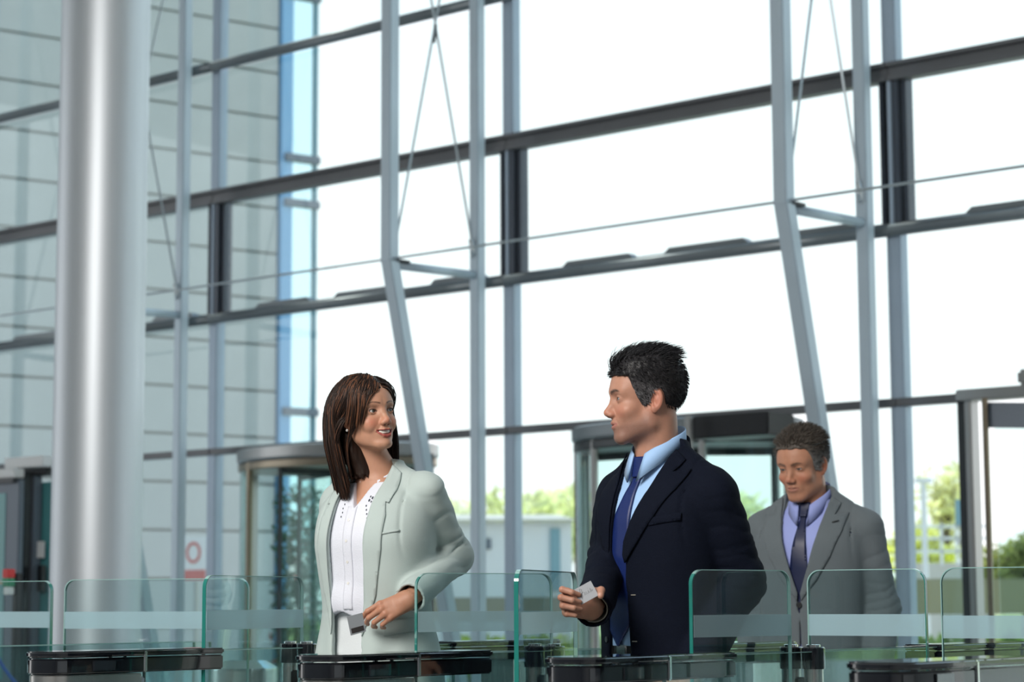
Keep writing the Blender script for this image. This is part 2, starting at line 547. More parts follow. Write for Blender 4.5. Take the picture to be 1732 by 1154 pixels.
drum_door('door_1', ua, ub, zdoor, 0)
ua2 = fplane(984, 900)[0]; ub2 = fplane(1352, 900)[0]
drum_door('door_2', ua2, ub2, zdoor, 1)
# the black door operator boxes over the second door
d2 = empty('trim_1', FLOC, FROT, kind='structure')
vq = (P(1257, 900, 13.3) - FO).dot(EV)
qa, qb = fplane(1192, 720, vq), fplane(1322, 720, vq)
qz1, qz0 = fplane(1257, 703, vq)[1], fplane(1257, 741, vq)[1]
MB().box(((qa[0] + qb[0]) / 2, vq, (qz1 + qz0) / 2), (qb[0] - qa[0], 0.3, qz1 - qz0), 0.01).obj('operator_box', M['black_matte'], d2)
qp = fplane(1199, 720, vq)
MB().box((qp[0], vq - .22, qz1 / 2), (0.045, 0.045, qz1), 0.008).obj('guide_post', M['grey_metal'], d2)
# fixed side panes round the doorways
def sidelight(n, a, b):
    w = empty('window_%d' % n, FLOC, FROT, kind='structure')
    MB().box(((a + b) / 2, 0.055, (0.06 + Z4 - .03) / 2), (b - a - 0.06, 0.012, Z4 - 0.09)).obj('pane', M['pane'], w)
    MB().box(((a + b) / 2, 0.03, 0.035), (b - a, 0.08, 0.07), 0.006).obj('sill_rail', M['grey_metal'], w)
sidelight(10, U0 - BAY, ua - 0.03)
sidelight(11, ub + 0.03, U0)
sidelight(12, U0, ua2 - 0.03)
sidelight(13, ub2 + 0.03, U0 + BAY)
# swing door at the right edge: frame with glass, open
u3 = fplane(1640, 900)[0]
d3 = empty('door_3', FLOC, FROT, kind='structure')
ztr = fplane(1640, 676)[1]
MB().box((u3, 0.0, ztr / 2), (0.055, 0.14, ztr), 0.006).obj('door_post', M['dark_metal'], d3)
MB().box((u3 + 0.055, -0.03, ztr / 2), (0.05, 0.12, ztr), 0.012).obj('door_post', M['grey_metal'], d3)
MB().box((u3 + 0.20, -0.12, ztr / 2), (0.035, 0.035, ztr), 0.008).obj('door_post', M['bronze'], d3)
MB().box((u3 + 0.72, -0.05, ztr + 0.02), (1.45, 0.16, 0.07), 0.008).obj('head_rail', M['grey_metal'], d3)
MB().box((u3 + 0.95, -0.16, ztr + 0.09), (0.9, 0.22, 0.10), 0.02).obj('operator_box', M['grey_metal'], d3)
MB().bar((u3 + 0.16, -0.02, ztr - 0.11), (u3 + 0.70, 0.10, ztr - 0.14), 0.05, 0.16).obj('door_leaf', M['slate'], d3)
MB().box((u3 + 0.66, 0.10, ztr / 2 - .05), (0.05, 0.05, ztr - 0.12), 0.008).obj('door_leaf', M['dark_metal'], d3)
MB().bar((u3 + 0.2, 0.0, 0.10), (u3 + 0.66, 0.10, 0.10), 0.05, 0.16).obj('door_leaf', M['slate'], d3)
MB().bar((u3 + 0.2, 0.0, ztr / 2), (u3 + 0.66, 0.10, ztr / 2), 0.01, ztr - 0.3).obj('pane', M['door_glass'], d3)
w = empty('window_14', FLOC, FROT, kind='structure')
MB().box(((U0 + BAY + u3) / 2, 0.055, (0.06 + Z4 - .03) / 2), (u3 - U0 - BAY - 0.1, 0.012, Z4 - 0.09)).obj('pane', M['pane'], w)

# ------------------------------------------------------------------ service doors at the far left, beyond the round column
def at(px, py, depth): return P(px, py, depth)
def flat_box(mb, px0, py0, px1, py1, depth, th=0.05, dv=0.0):
    """upright board parallel to the glass wall that spans a picture rectangle"""
    v = (P((px0 + px1) / 2, 900, depth) - FO).dot(EV)
    a = fplane(px0, (py0 + py1) / 2, v); b = fplane(px1, (py0 + py1) / 2, v)
    zt = fplane((px0 + px1) / 2, py0, v)[1]; zb = fplane((px0 + px1) / 2, py1, v)[1]
    mb.box(((a[0] + b[0]) / 2, v + dv, (zt + zb) / 2), (abs(b[0] - a[0]), th, abs(zt - zb)), min(0.006, th / 5))
    return mb
ul = fplane(5, 900)[0]
dl = empty('door_4', FLOC, FROT, kind='structure')
DD = 17.2
flat_box(MB(), -60, 815, 32, 1290, DD, 0.05).obj('door_leaf', M['slate'], dl)
flat_box(MB(), -40, 835, 12, 1150, DD, 0.06).obj('pane', M['teal'], dl)
flat_box(MB(), 33, 800, 49, 1290, DD, 0.14).obj('door_post', M['dark_metal'], dl)
flat_box(MB(), -60, 812, 33, 820, DD, 0.12).obj('door_head', M['dark_metal'], dl)
flat_box(MB(), -60, 796, 33, 811, DD, 0.10).obj('door_head', M['white_paint'], dl)
flat_box(MB(), 28, 774, 92, 792, DD - .1, 0.24).obj('head_box', M['white_paint'], dl)
flat_box(MB(), 42, 793, 92, 806, DD, 0.14).obj('door_head', M['dark_metal'], dl)
flat_box(MB(), 49, 806, 60, 1290, DD, 0.08).obj('door_leaf', M['slate'], dl)
flat_box(MB(), 59, 816, 90, 1290, DD + .02, 0.03).obj('pane', M['teal'], dl)
flat_box(MB(), 66, 956, 74, 1000, DD - .1, 0.05).obj('door_handle', M['black_matte'], dl)
o = flat_box(MB(), 61, 916, 75, 944, DD - .06, 0.006).obj('notice', M['paper'], None); o.parent = dl
o = flat_box(MB(), 3, 900, 18, 940, DD - .06, 0.006).obj('notice', M['paper'], None); o.parent = dl
# emergency release on a bracket
al = empty('alarm_box', P(14, 1018, 12.4), FROT, 'red and green emergency release box beside the slate door left of the round column', 'alarm')
s_ = 12.4 / FPX
MB().box((0, 0, 47 * s_), (17 * s_, .05, 15 * s_), .004).obj('button_housing', M['red'], al)
MB().box((0, 0, 32 * s_), (18 * s_, .05, 14 * s_), .004).obj('housing', M['green'], al)
MB().box((0.004, 0, 18 * s_), (12 * s_, .05, 13 * s_), .004).obj('keyhole_box', M['white_paint'], al)
zr = P(14, 1018, 12.4).z
MB().box((0.02, .045, -(zr) / 2 + 25 * s_), (0.04, 0.04, zr + 45 * s_), .004).obj('stand', M['black_matte'], al)
MB().box((-0.10, .02, 32 * s_), (0.22, 0.02, 0.02), .003).obj('arm', M['bronze'], al)
# blue cord
pts = []
for i in range(15):
    t = i / 14
    px = -12 + 62 * t ** 1.3
    py = 1085 + 95 * t ** 0.8
    pts.append(P(px, py, 11.5))
z_end = pts[-1].z
for i in range(1, 9):
    pts.append(Vector((pts[14].x + 0.06 * i, pts[14].y, max(0.012, z_end * (1 - i / 7)))))
MB().tube(pts, 0.010, 8).obj('hanging_cord', M['blue'], None, smooth=True)
tag(bpy.data.objects['hanging_cord'], 'blue cord hanging beside the slate door at the lower left', 'cord')

# ================================================================== outside: big panelled building on the left
vb = ray(6000, 1018)
BD = Vector((vb.x, vb.y, 0)).normalized()          # along the panelled front, going right and away
BN = Vector((BD.y, -BD.x, 0))                       # towards the camera
B0 = P(472, 900, 38.0); B0.z = 0                    # its right-hand corner
brot = math.atan2(BD.y, BD.x)
bb = empty('panelled_building', B0, brot, 'large pale concrete panelled building outside the glass wall on the left', 'building')
PH = 0.83
ph0 = 4.06 - 6 * PH
core = MB().box((-9.0, 6.2, 8.0), (18.0, 12.0, 16.0)).obj('wall', M['joint'], bb)
PW = 5.4
pm = MB().box((0, 0, 0), (PW - 0.012, 0.08, PH - 0.04), 0.008)
pan = None
nrow = 19
for r in range(nrow):
    for c in range(4):
        x = -PW * (c + 0.5) - 0.02
        z = ph0 + PH * (r + 0.5)
        if pan is None:
            pan = pm.obj('panel', M['concrete'], bb); o = pan
        else:
            o = pan.copy(); link(o, bb)
        o.location = (x, 0.16 + 0.006 * ((r * 3 + c * 5) % 3), z)
# the glazed corner of the building: blue fin, pale glass screen and its edge
a = 0.0
k_ = 38.0 / FPX
def bplane_len(px):      # distance along the front for a picture column
    d = ray(px, 900)
    t = ((B0 - CAM).dot(BN)) / d.dot(BN)
    return (CAM + d * t - B0).dot(BD)
x1, x2 = bplane_len(494), bplane_len(533)
MB().box((x1 / 2, 0.15, 8.0), (x1 * 0.9, 0.2, 16.0), 0.01).obj('blue_fin', M['bluefin'], bb)
MB().box(((x1 + x2) / 2, 0.10, 8.0 + 1.0), (x2 - x1, 0.02, 14.0)).obj('glass_screen', glass_mat('pale_cyan_glass', (0.80, 0.94, 0.98), 0.8), bb)
MB().box((x2, 0.10, 8.0), (0.07, 0.12, 16.0), 0.01).obj('screen_post', M['bluewin'], bb)
for py_ in (699, 343, 265, -20):
    z = (1018 - py_) * 38.6 / FPX + CAMH
    MB().box((x2 / 2 + x1 / 4, 0.06, z), (x2 - 0.0, 0.14, 0.14), 0.01).obj('screen_rail', M['slate'], bb)
# poster on the wall
po = MB().box((0, 0, 0), (0.52, 0.03, 0.62), 0.004).obj('sign_board', M['paper'], None)
pp = P(329, 946, 30.0)
po.location = pp; po.rotation_euler = (0, 0, FROT)
tag(po, 'white and red sign on a post seen between the two steel posts on the left', 'sign')
MB().box((0, -0.02, -0.22), (0.5, 0.02, 0.14), 0.003).obj('sign_band', M['red'], po)
sy = MB()
for i_ in range(28):
    a0_, a1_ = 2 * math.pi * i_ / 28, 2 * math.pi * (i_ + 1) / 28
    v_ = [(r_ * math.cos(a_), y_, .09 + r_ * math.sin(a_)) for a_ in (a0_, a1_) for r_ in (.11, .15) for y_ in (-.02, -.03)]
    sy.add(v_, [(0, 1, 3, 2), (4, 6, 7, 5), (0, 4, 5, 1), (2, 3, 7, 6), (1, 5, 7, 3), (0, 2, 6, 4)])
sy.obj('sign_ring', M['red'], po)
MB().box((0, 0.05, -pp.z / 2 - .1), (0.06, 0.06, pp.z + .2), 0.004).obj('post', M['grey_metal'], po)

# ------------------------------------------------------------------ plants
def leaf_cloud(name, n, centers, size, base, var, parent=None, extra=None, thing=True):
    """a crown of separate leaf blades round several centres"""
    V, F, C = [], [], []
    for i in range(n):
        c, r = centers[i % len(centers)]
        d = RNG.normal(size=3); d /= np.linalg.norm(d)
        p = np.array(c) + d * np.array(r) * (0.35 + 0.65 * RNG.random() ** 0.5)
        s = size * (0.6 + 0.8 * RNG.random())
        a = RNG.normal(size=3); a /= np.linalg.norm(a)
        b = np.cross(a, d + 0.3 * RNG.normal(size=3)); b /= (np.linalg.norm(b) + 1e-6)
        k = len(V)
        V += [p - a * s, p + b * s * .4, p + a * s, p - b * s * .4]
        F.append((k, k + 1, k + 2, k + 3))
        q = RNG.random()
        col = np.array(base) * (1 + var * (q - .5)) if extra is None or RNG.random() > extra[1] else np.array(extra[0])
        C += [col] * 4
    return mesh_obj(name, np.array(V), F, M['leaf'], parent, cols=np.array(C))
def tree(px, depth, h, w, base, label, group=None, n=1500, size=0.16, trunk=True):
    g0 = Pz(px, 0.0, depth)
    t = empty('tree', g0, 0, label, 'tree', group)
    cs = []
    for i in range(9):
        a = 2 * math.pi * i / 9
        rr = w * 0.27 * (0.3 + (i % 3) / 2)
        cs.append(((rr * math.cos(a), rr * math.sin(a), h * (0.55 + 0.3 * RNG.random())), (w * .28, w * .28, h * .17)))
    leaf_cloud('crown', n, cs, size, base, 0.6, t)
    tk = MB().tube([(0, 0, 0), (0.05, 0, h * .4), (0, 0.03, h * .8)], [0.16, 0.11, 0.04], 8)
    for i in range(5):
        a = 1.3 * i
        tk.tube([(0.03, 0, h * (.35 + .06 * i)), (w * .3 * math.cos(a), w * .3 * math.sin(a), h * (.6 + .06 * i))], [0.05, 0.015], 6)
    tk.obj('trunk', M['bark'], t)
    return t
GR = 'garden trees beyond the glass wall'
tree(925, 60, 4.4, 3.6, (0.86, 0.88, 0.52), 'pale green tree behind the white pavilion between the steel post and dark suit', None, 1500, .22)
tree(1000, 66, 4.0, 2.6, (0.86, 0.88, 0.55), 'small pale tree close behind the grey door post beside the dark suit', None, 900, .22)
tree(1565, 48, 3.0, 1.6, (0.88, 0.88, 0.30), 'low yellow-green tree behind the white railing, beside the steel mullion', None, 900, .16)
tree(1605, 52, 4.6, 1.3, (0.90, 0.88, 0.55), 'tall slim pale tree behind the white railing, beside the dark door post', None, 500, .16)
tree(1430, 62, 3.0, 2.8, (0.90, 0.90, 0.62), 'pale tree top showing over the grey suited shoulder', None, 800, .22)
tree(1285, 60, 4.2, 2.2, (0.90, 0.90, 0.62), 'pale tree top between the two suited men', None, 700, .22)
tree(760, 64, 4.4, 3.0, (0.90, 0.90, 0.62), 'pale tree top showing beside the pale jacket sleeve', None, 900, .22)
tree(1740, 33, 2.3, 1.6, (0.30, 0.34, 0.10), 'dark green bush behind the glass door at the right edge', None, 1200, .12)
# flowering shrub right outside the first revolving door
g0 = Pz(528, 0.0, 26)
sh = empty('flowering_shrub', g0, 0, 'tall dark green shrub with small red flowers outside the left revolving door', 'shrub')
cs = [((0.30 * math.cos(i * 2.1), 0.25 * math.sin(i * 2.1), 0.4 + 0.19 * i), (0.36, 0.34, 0.3)) for i in range(11)]
leaf_cloud('foliage', 2600, cs, 0.055, (0.035, 0.10, 0.05), 0.9, sh)
tag(leaf_cloud('flowers', 90, cs, 0.06, (0.45, 0.04, 0.03), 0.3, sh), kind='stuff')
MB().tube([(0, 0, 0), (0.03, 0.02, 1.0), (0, 0, 2.1)], [0.05, 0.03, 0.01], 8).obj('stem', M['bark'], sh)
# clipped hedge bands and lawn
def strip(name, px0, px1, depth, z0, z1, th, m_, label, cat, leafy=None):
    a, b = Pz(px0, 0, depth), Pz(px1, 0, depth)
    o = MB().bar((a.x, a.y, (z0 + z1) / 2), (b.x, b.y, (z0 + z1) / 2), th, z1 - z0, bev=0.02).obj(name, m_, None)
    tag(o, label, cat)
    return o
def hedge(px0, px1, depth, h, label, base):
    a, b = Pz(px0, 0, depth), Pz(px1, 0, depth)
    c = (a + b) / 2
    t = empty('hedge', c, 0, label, 'hedge')
    Ln = (b - a).length
    cs = [((-Ln / 2 + Ln * (i + .5) / 24, 0, h * .5), (Ln / 40, .4, h * .45)) for i in range(24)]
    leaf_cloud('foliage', 3600, cs, 0.10, base, 0.8, t)
    MB().box((0, 0, h * .4), (Ln, .5, h * .7), .1).obj('branches', M['grass'], t)
hedge(760, 1170, 30, 0.72, 'yellow-green clipped hedge behind the middle gates', (0.52, 0.60, 0.08))
hedge(1240, 1760, 27, 0.78, 'mid green clipped hedge behind the right-hand gates', (0.26, 0.36, 0.08))
strip('garden_wall', 700, 1170, 33.0, 0.86, 1.22, 0.4, mat('tan_wall', (0.34, 0.30, 0.22), .9), 'low tan garden wall beyond the middle hedge', 'wall')
strip('garden_wall', 1180, 1800, 31.0, 0.95, 1.45, 0.4, mat('olive_wall', (0.30, 0.28, 0.16), .9), 'low olive garden wall below the white railing', 'wall')
# white pavilion with blue door
pv = empty('pavilion', Pz(860, 0, 46), 0, 'long low white pavilion with a blue door beyond the garden wall', 'building')
kk = 46 / FPX
def pbx(px0, px1, py0, py1, dy, th, nm, m_):
    z0, z1 = CAMH + (1018 - py1) * kk, CAMH + (1018 - py0) * kk
    return MB().box(((px0 + px1) / 2 * kk - 860 * kk, dy, (z0 + z1) / 2), ((px1 - px0) * kk, th, z1 - z0), .01).obj(nm, m_, pv)
pbx(640, 968, 884, 1108, 1.5, 3.0, 'wall', M['white_paint'])
MB().add([(-230 * kk, -.2, CAMH + 134 * kk), (112 * kk, -.2, CAMH + 134 * kk), (90 * kk, 3.2, CAMH + 150 * kk), (-230 * kk, 3.2, CAMH + 152 * kk),
          (-230 * kk, -.2, CAMH + 138 * kk), (112 * kk, -.2, CAMH + 138 * kk), (90 * kk, 3.2, CAMH + 156 * kk), (-230 * kk, 3.2, CAMH + 158 * kk)],
         [(0, 3, 2, 1), (4, 5, 6, 7), (0, 1, 5, 4), (1, 2, 6, 5), (2, 3, 7, 6), (3, 0, 4, 7)]).obj('roof', M['paving'], pv)
pbx(931, 948, 895, 1000, -.03, .06, 'door', M['bluewin'])
pbx(818, 832, 912, 930, -.03, .06, 'window', M['slate'])
# white railing
ra = empty('railing', Pz(1595, 0, 40), 0, 'white metal railing beyond the glass, between mullion and door post', 'railing')
k2 = 40 / FPX
for px in range(1546, 1680, 26):
    MB().box(((px - 1595) * k2, 0, CAMH + (1015 - 922) * k2), (0.05, 0.05, 70 * k2), .004).obj('post', M['white_paint'], ra)
for py in (892, 912, 934):
    MB().box((12 * k2, 0, CAMH + (1015 - py) * k2), (150 * k2, 0.05, 0.05), .004).obj('rail', M['white_paint'], ra)
MB().box((12 * k2, 0.1, (CAMH + 62 * k2) / 2), (150 * k2, 0.12, CAMH + 62 * k2), .01).obj('kerb', M['paving'], ra)
# street lamp / white post
wp = MB().tube([(0, 0, 0), (0, 0, 3.2)], [0.06, 0.045], 10)
wp.box((0, 0, 3.25), (0.3, 0.12, 0.08), .01)
o = wp.obj('lamp_post', M['white_paint'], None, smooth=False)
o.location = Pz(1570, 0, 38); tag(o, 'slim white lamp post rising behind the white railing', 'lamp post')
bn = MB().box((0, 0, 0), (0.13, 0.04, 0.43), .01)
o = bn.obj('street_sign', M['bluewin'], None)
o.location = P(1622, 867, 36); tag(o, 'blue-grey street sign board beside the dark door post on the right', 'sign')
MB().tube([(0.04, 0.05, 0.2), (0.04, 0.05, -o.location.z)], 0.03, 8).obj('post', M['grey_metal'], o)
# ================================================================== the row of speed gates
LDIR = EV.copy()                     # lane direction, away from the camera
LROT = math.atan2(LDIR.y, LDIR.x)    # local +X of a gate runs down the lane
def gate_panel(parent, a, b, z0, z1, r, name, bright, stripe=True, zs0=None, zs1=None, foot=None):
    """upright toughened glass panel from a to b (world x,y); bright: which end shows the polished edge"""
    a, b = Vector((a[0], a[1], 0)), Vector((b[0], b[1], 0))
    Ln = (b - a).length
    th = 0.010
    pts = []
    n = 8
    # outline in (s, z)
    pts.append((0, z0)); pts.append((Ln, z0))
    for k in range(n + 1):
        t = math.pi / 2 * k / n
        pts.append((Ln - r + r * math.cos(t), z1 - r + r * math.sin(t)))
    for k in range(n + 1):
        t = math.pi / 2 + math.pi / 2 * k / n
        pts.append((r + r * math.cos(t), z1 - r + r * math.sin(t)))
    d = (b - a).normalized()
    nn = Vector((d.y, -d.x, 0))
    inv = parent.matrix_world.inverted() if parent else Matrix()
    def W(s, z, off): return inv @ (a + d * s + nn * off + Vector((0, 0, z)))
    v = [W(s, z, th / 2) for s, z in pts] + [W(s, z, -th / 2) for s, z in pts]
    N = len(pts)
    o = mesh_obj(name, [tuple(x) for x in v], [tuple(range(N)), tuple(range(2 * N - 1, N - 1, -1))], M['gate_glass'], parent)
    rim = [(i, (i + 1) % N, (i + 1) % N + N, i + N) for i in range(N)]
    # rim: slightly proud strip with the green colour of glass seen through its depth
    v2, f2, mi = [], [], []
    cx, cz = Ln / 2, (z0 + z1) / 2
    for i in range(N):
        s, z = pts[i]
        for off in (th / 2 + .0004, -th / 2 - .0004):
            v2.append(tuple(W(s, z, off)))
        sx_ = s + (0.0022 if s < cx else -0.0022); zz_ = z - (0.002 if z > cz else -0.002)
        for off in (th / 2 + .0004, -th / 2 - .0004):
            v2.append(tuple(W(sx_, zz_, off)))
    for i in range(N):
        j = (i + 1) % N
        s0, s1 = pts[i][0], pts[j][0]
        left = (s0 + s1) / 2 < cx
        steep = abs(pts[i][1] - pts[j][1]) > abs(s0 - s1)
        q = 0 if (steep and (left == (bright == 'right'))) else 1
        for fc in ((4 * i, 4 * j, 4 * j + 1, 4 * i + 1), (4 * i, 4 * i + 2, 4 * j + 2, 4 * j), (4 * i + 1, 4 * j + 1, 4 * j + 3, 4 * i + 3)):
            f2.append(fc); mi.append(q)
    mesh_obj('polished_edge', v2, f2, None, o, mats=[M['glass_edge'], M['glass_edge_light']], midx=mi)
    if stripe:
        v3 = [W(s, z, off) for off in (th / 2 + .0008, th / 2 + .0016) for s, z in ((.004, zs0), (Ln - .004, zs0), (Ln - .004, zs1), (.004, zs1))]
        mesh_obj('frosted_band', [tuple(x) for x in v3], [(0, 1, 2, 3), (7, 6, 5, 4), (0, 4, 5, 1), (1, 5, 6, 2), (2, 6, 7, 3), (3, 7, 4, 0)], M['frost'], o)
    return o

ZLID, ZG = 1.030, 1.226
def pod_outline(Lb, Wb, La, Wa):
    """plan of lid: rounded pod of length Lb, then an arm to La; x along the lane"""
    pts = []
    r = Wb / 2
    for k in range(13):
        a = math.radians(90 + 180 * k / 12)
        pts.append((r * 0.9 + r * 0.9 * math.cos(a), r * math.sin(a)))
    pts += [(Lb, -Wb / 2), (Lb + .012, -Wa / 2), (La - .01, -Wa / 2), (La, -Wa / 2 + .01), (La, Wa / 2 - .01), (La - .01, Wa / 2), (Lb + .012, Wa / 2), (Lb, Wb / 2)]
    return pts
def scale_out(pts, d):
    out = []
    n = len(pts)
    for i in range(n):
        a, b, c = Vector(pts[i - 1]), Vector(pts[i]), Vector(pts[(i + 1) % n])
        t = (c - a).normalized()
        out.append((b.x + t.y * d, b.y - t.x * d))
    return out
def gate_unit(px, depth, label, hinge, rear=True, posts=True):
    o0 = Pz(px, 0, depth)
    root = empty('speed_gate', o0, LROT, label, 'turnstile')
    bpy.context.view_layer.update()
    Lb, Wb, La, Wa = 0.30, 0.155, 0.60, 0.125
    out = pod_outline(Lb, Wb, La, Wa)
    lid = MB().prism(out, ZLID - 0.016, ZLID, 0.004)
    lid.obj('lid', M['black_gloss'], root, auto=35)
    band = scale_out(out, -0.004)
    MB().prism(band, ZLID - 0.058, ZLID - 0.018, 0.004).obj('side_band', M['black_gloss'], root, auto=35)
    r = Wb / 2
    # card-reader window let into the near side of the round end
    for a0, a1, nm in ((292, 322, 'sensor_window'),):
        v = []
        for k in range(5):
            a = math.radians(180 + (a0 - 180) * 0 + 55 + 20 * k / 4)
            x, y = r * .9 + (r * .9 - .001) * math.cos(a), (r - .001) * math.sin(a)
            v += [(x, y, ZLID - .052), (x, y, ZLID - .024)]
        mesh_obj(nm, v, [(2 * k, 2 * k + 2, 2 * k + 3, 2 * k + 1) for k in range(4)], M['sensor'], root)
    MB().box((0.17, -Wb / 2 + .002, ZLID - .038), (0.07, .006, .026), .001).obj('sensor_window', M['sensor'], root)
    for sx_ in (-1, 1):
        MB().box((Lb + .006, sx_ * (Wb / 2 - .006), ZLID - .03), (.012, .012, .056), .003).obj('chrome_strip', M['chrome'], root)
    # stainless body under the pod
    bpts = [(x if x < Lb else Lb - .004, y) for x, y in scale_out(out, -0.010) if x <= Lb + .001]
    MB().prism(bpts, 0.02, ZLID - 0.060, 0.002).obj('body', M['stainless'], root, auto=35)
    MB().box((0.21, -Wb / 2 + .0095, (ZLID - .06) / 2), (.003, .003, ZLID - .10)).obj('panel_seam', M['black_matte'], root)
    MB().box((Lb + .012, 0, (ZLID - .06) / 2), (.03, Wa * .8, ZLID - .08), .004).obj('end_plate', M['steel_paint'], root)
    MB().prism(scale_out(bpts, .006), 0.0, 0.06, 0.004).obj('plinth', M['black_matte'], root, auto=35)
    # fixed glass below the arm, on to the rear pedestal
    h = hinge
    for sy in (-1, 1):
        a = root.matrix_world @ Vector((Lb + .03, sy * Wa * .32, 0)); b = root.matrix_world @ Vector((h + .62, sy * Wa * .32, 0))
        gate_panel(root, a, b, 0.10, ZLID - 0.006 - .058 * 0, 0.004, 'side_pane', 'left', False)
    # hinge posts
    for sy in (-1, 1) if posts else ():
        MB().lathe([(.0245, 0.02), (.0245, ZLID - .050)], (h, sy * .033, 0), 24).obj('hinge_post', M['stainless'], root, auto=35)
        MB().lathe([(.0285, ZLID - .050), (.029, ZLID - .045), (.029, ZLID + .002), (.026, ZLID + .005)], (h, sy * .033, 0), 24).obj('hinge_collar', M['black_gloss'], root, auto=35)
        MB().lathe([(.018, ZLID + .005), (.018, ZLID + .010), (.016, ZLID + .011)], (h, sy * .033, 0), 24).obj('hinge_cap', M['chrome'], root, auto=35)
    MB().box((h, 0, (ZLID - .07) / 2), (.03, .05, ZLID - .07), .004).obj('hinge_core', M['black_gloss'], root)
    # rear pedestal, turned the other way
    if rear:
        s = h + .62
        rl = MB().prism([(s + .52 - x * .9, y) for x, y in out][::-1], ZLID - 0.016, ZLID, 0.004)
        rl.obj('lid', M['black_gloss'], root, auto=35)
        MB().prism([(s + .52 - x * .9, y) for x, y in band][::-1], ZLID - 0.058, ZLID - 0.018, 0.004).obj('side_band', M['black_gloss'], root, auto=35)
        MB().prism([(s + .52 - x * .9, y) for x, y in bpts][::-1], 0.02, ZLID - 0.060, 0.002).obj('body', M['stainless'], root, auto=35)
        MB().prism([(s + .52 - x * .9, y) for x, y in scale_out(bpts, .006)][::-1], 0, .06, 0.004).obj('plinth', M['black_matte'], root, auto=35)
    return root
def XY(px, depth): p = Pz(px, 1.15, depth); return (p.x, p.y)
ZS = (1.093, 1.146)
def wing(root, pa, da, pb, db, label=None, bright='right', zs0=ZS[0], zs1=ZS[1]):
    o = gate_panel(root, XY(pa, da), XY(pb, db), ZLID - 0.30, ZG, 0.035, 'wing_panel', bright, True, zs0, zs1)
    return o
g0u = gate_unit(-420, 6.0, 'speed gate at the left edge whose two glass wings flank the round column', 0.98, False, False)
wing(g0u, -70, 7.4, 88, 7.1, bright='left', zs0=1.072, zs1=1.125)
wing(g0u, 110, 6.85, 421, 6.6, bright='left', zs0=1.072, zs1=1.125)
g1u = gate_unit(40, 5.48, 'speed gate with black lid left of the woman, before the round column', 0.93)
wing(g1u, 345, 5.85, 511, 6.35, zs0=1.078, zs1=1.131)
g2u = gate_unit(512, 5.02, 'speed gate with black lid directly before the woman in the pale jacket', 0.87)
wing(g2u, 703, 5.6, 933, 5.85, zs0=1.073, zs1=1.126)
wing(g2u, 873, 5.05, 973, 5.62, zs0=1.073, zs1=1.126)
g3u = gate_unit(950, 4.70, 'speed gate with black lid directly before the man in the dark navy suit', 0.97)
wing(g3u, 1168, 5.20, 1335, 5.42, zs0=1.063, zs1=1.116)
wing(g3u, 1367, 5.42, 1567, 5.22, bright='left', zs0=1.063, zs1=1.116)
g4u = gate_unit(1487, 4.22, 'speed gate with black lid cut off by the right edge of the picture', 1.0)
wing(g4u, 1592, 5.12, 1815, 4.98, bright='left', zs0=1.060, zs1=1.113)
# steel litter bin behind the first gate
bn_ = Pz(410, 0, 8.6)
bo = empty('litter_bin', bn_, 0, 'round brushed steel litter bin with sloping lid behind the first gate', 'bin')
MB().lathe([(.128, .02), (.128, .83), (.132, .835), (.132, .885)], n=40).obj('body', M['stainless'], bo, auto=35)
MB().lathe([(.131, .886), (.131, .895), (.085, .925), (.08, .925)], n=40).obj('lid', M['chrome'], bo, auto=20)
MB().lathe([(.12, 0), (.12, .02)], n=32).obj('foot', M['black_matte'], bo)
# ================================================================== smooth solid modelling
def nrm(q): return np.sqrt((q * q).sum(-1))
def ell(p, c, r, R=None):
    q = p - np.asarray(c)
    if R is not None: q = q @ R
    r = np.asarray(r, float)
    k0 = nrm(q / r); k1 = nrm(q / (r * r)) + 1e-9
    return k0 * (k0 - 1) / k1
def cap(p, a, b, ra, rb=None):
    rb = ra if rb is None else rb
    a, b = np.asarray(a, float), np.asarray(b, float)
    ba = b - a
    h = np.clip(((p - a) @ ba) / (ba @ ba), 0, 1)
    return nrm(p - a - h[:, None] * ba) - (ra + (rb - ra) * h)
def chain(p, pts, rs, k=0.01):
    d = cap(p, pts[0], pts[1], rs[0], rs[1])
    for i in range(1, len(pts) - 1):
        d = np.minimum(d, cap(p, pts[i], pts[i + 1], rs[i], rs[i + 1])) if k == 0 else smin(d, cap(p, pts[i], pts[i + 1], rs[i], rs[i + 1]), k)
    return d
def smin(a, b, k):
    h = np.clip(.5 + .5 * (b - a) / k, 0, 1)
    return b + (a - b) * h - k * h * (1 - h)
def smax(a, b, k): return -smin(-a, -b, k)
def box_(p, c, s, r=0.0, R=None):
    q = p - np.asarray(c)
    if R is not None: q = q @ R
    q = np.abs(q) - np.asarray(s) + r
    return nrm(np.maximum(q, 0)) + np.minimum(q.max(-1), 0) - r
def rz(a): c, s = math.cos(a), math.sin(a); return np.array([[c, -s, 0], [s, c, 0], [0, 0, 1.]])
def rx(a): c, s = math.cos(a), math.sin(a); return np.array([[1., 0, 0], [0, c, -s], [0, s, c]])
def ry(a): c, s = math.cos(a), math.sin(a); return np.array([[c, 0, s], [0, 1., 0], [-s, 0, c]])
def wav(p, f, seed=0, n=7):
    r = np.random.default_rng(seed)
    o = np.zeros(len(p))
    for i in range(n):
        d = r.normal(size=3); d /= np.linalg.norm(d)
        o += np.sin((p @ d) * f * (0.6 + 1.1 * r.random()) * 2 * math.pi + r.random() * 6.28)
    return o / n * 1.4
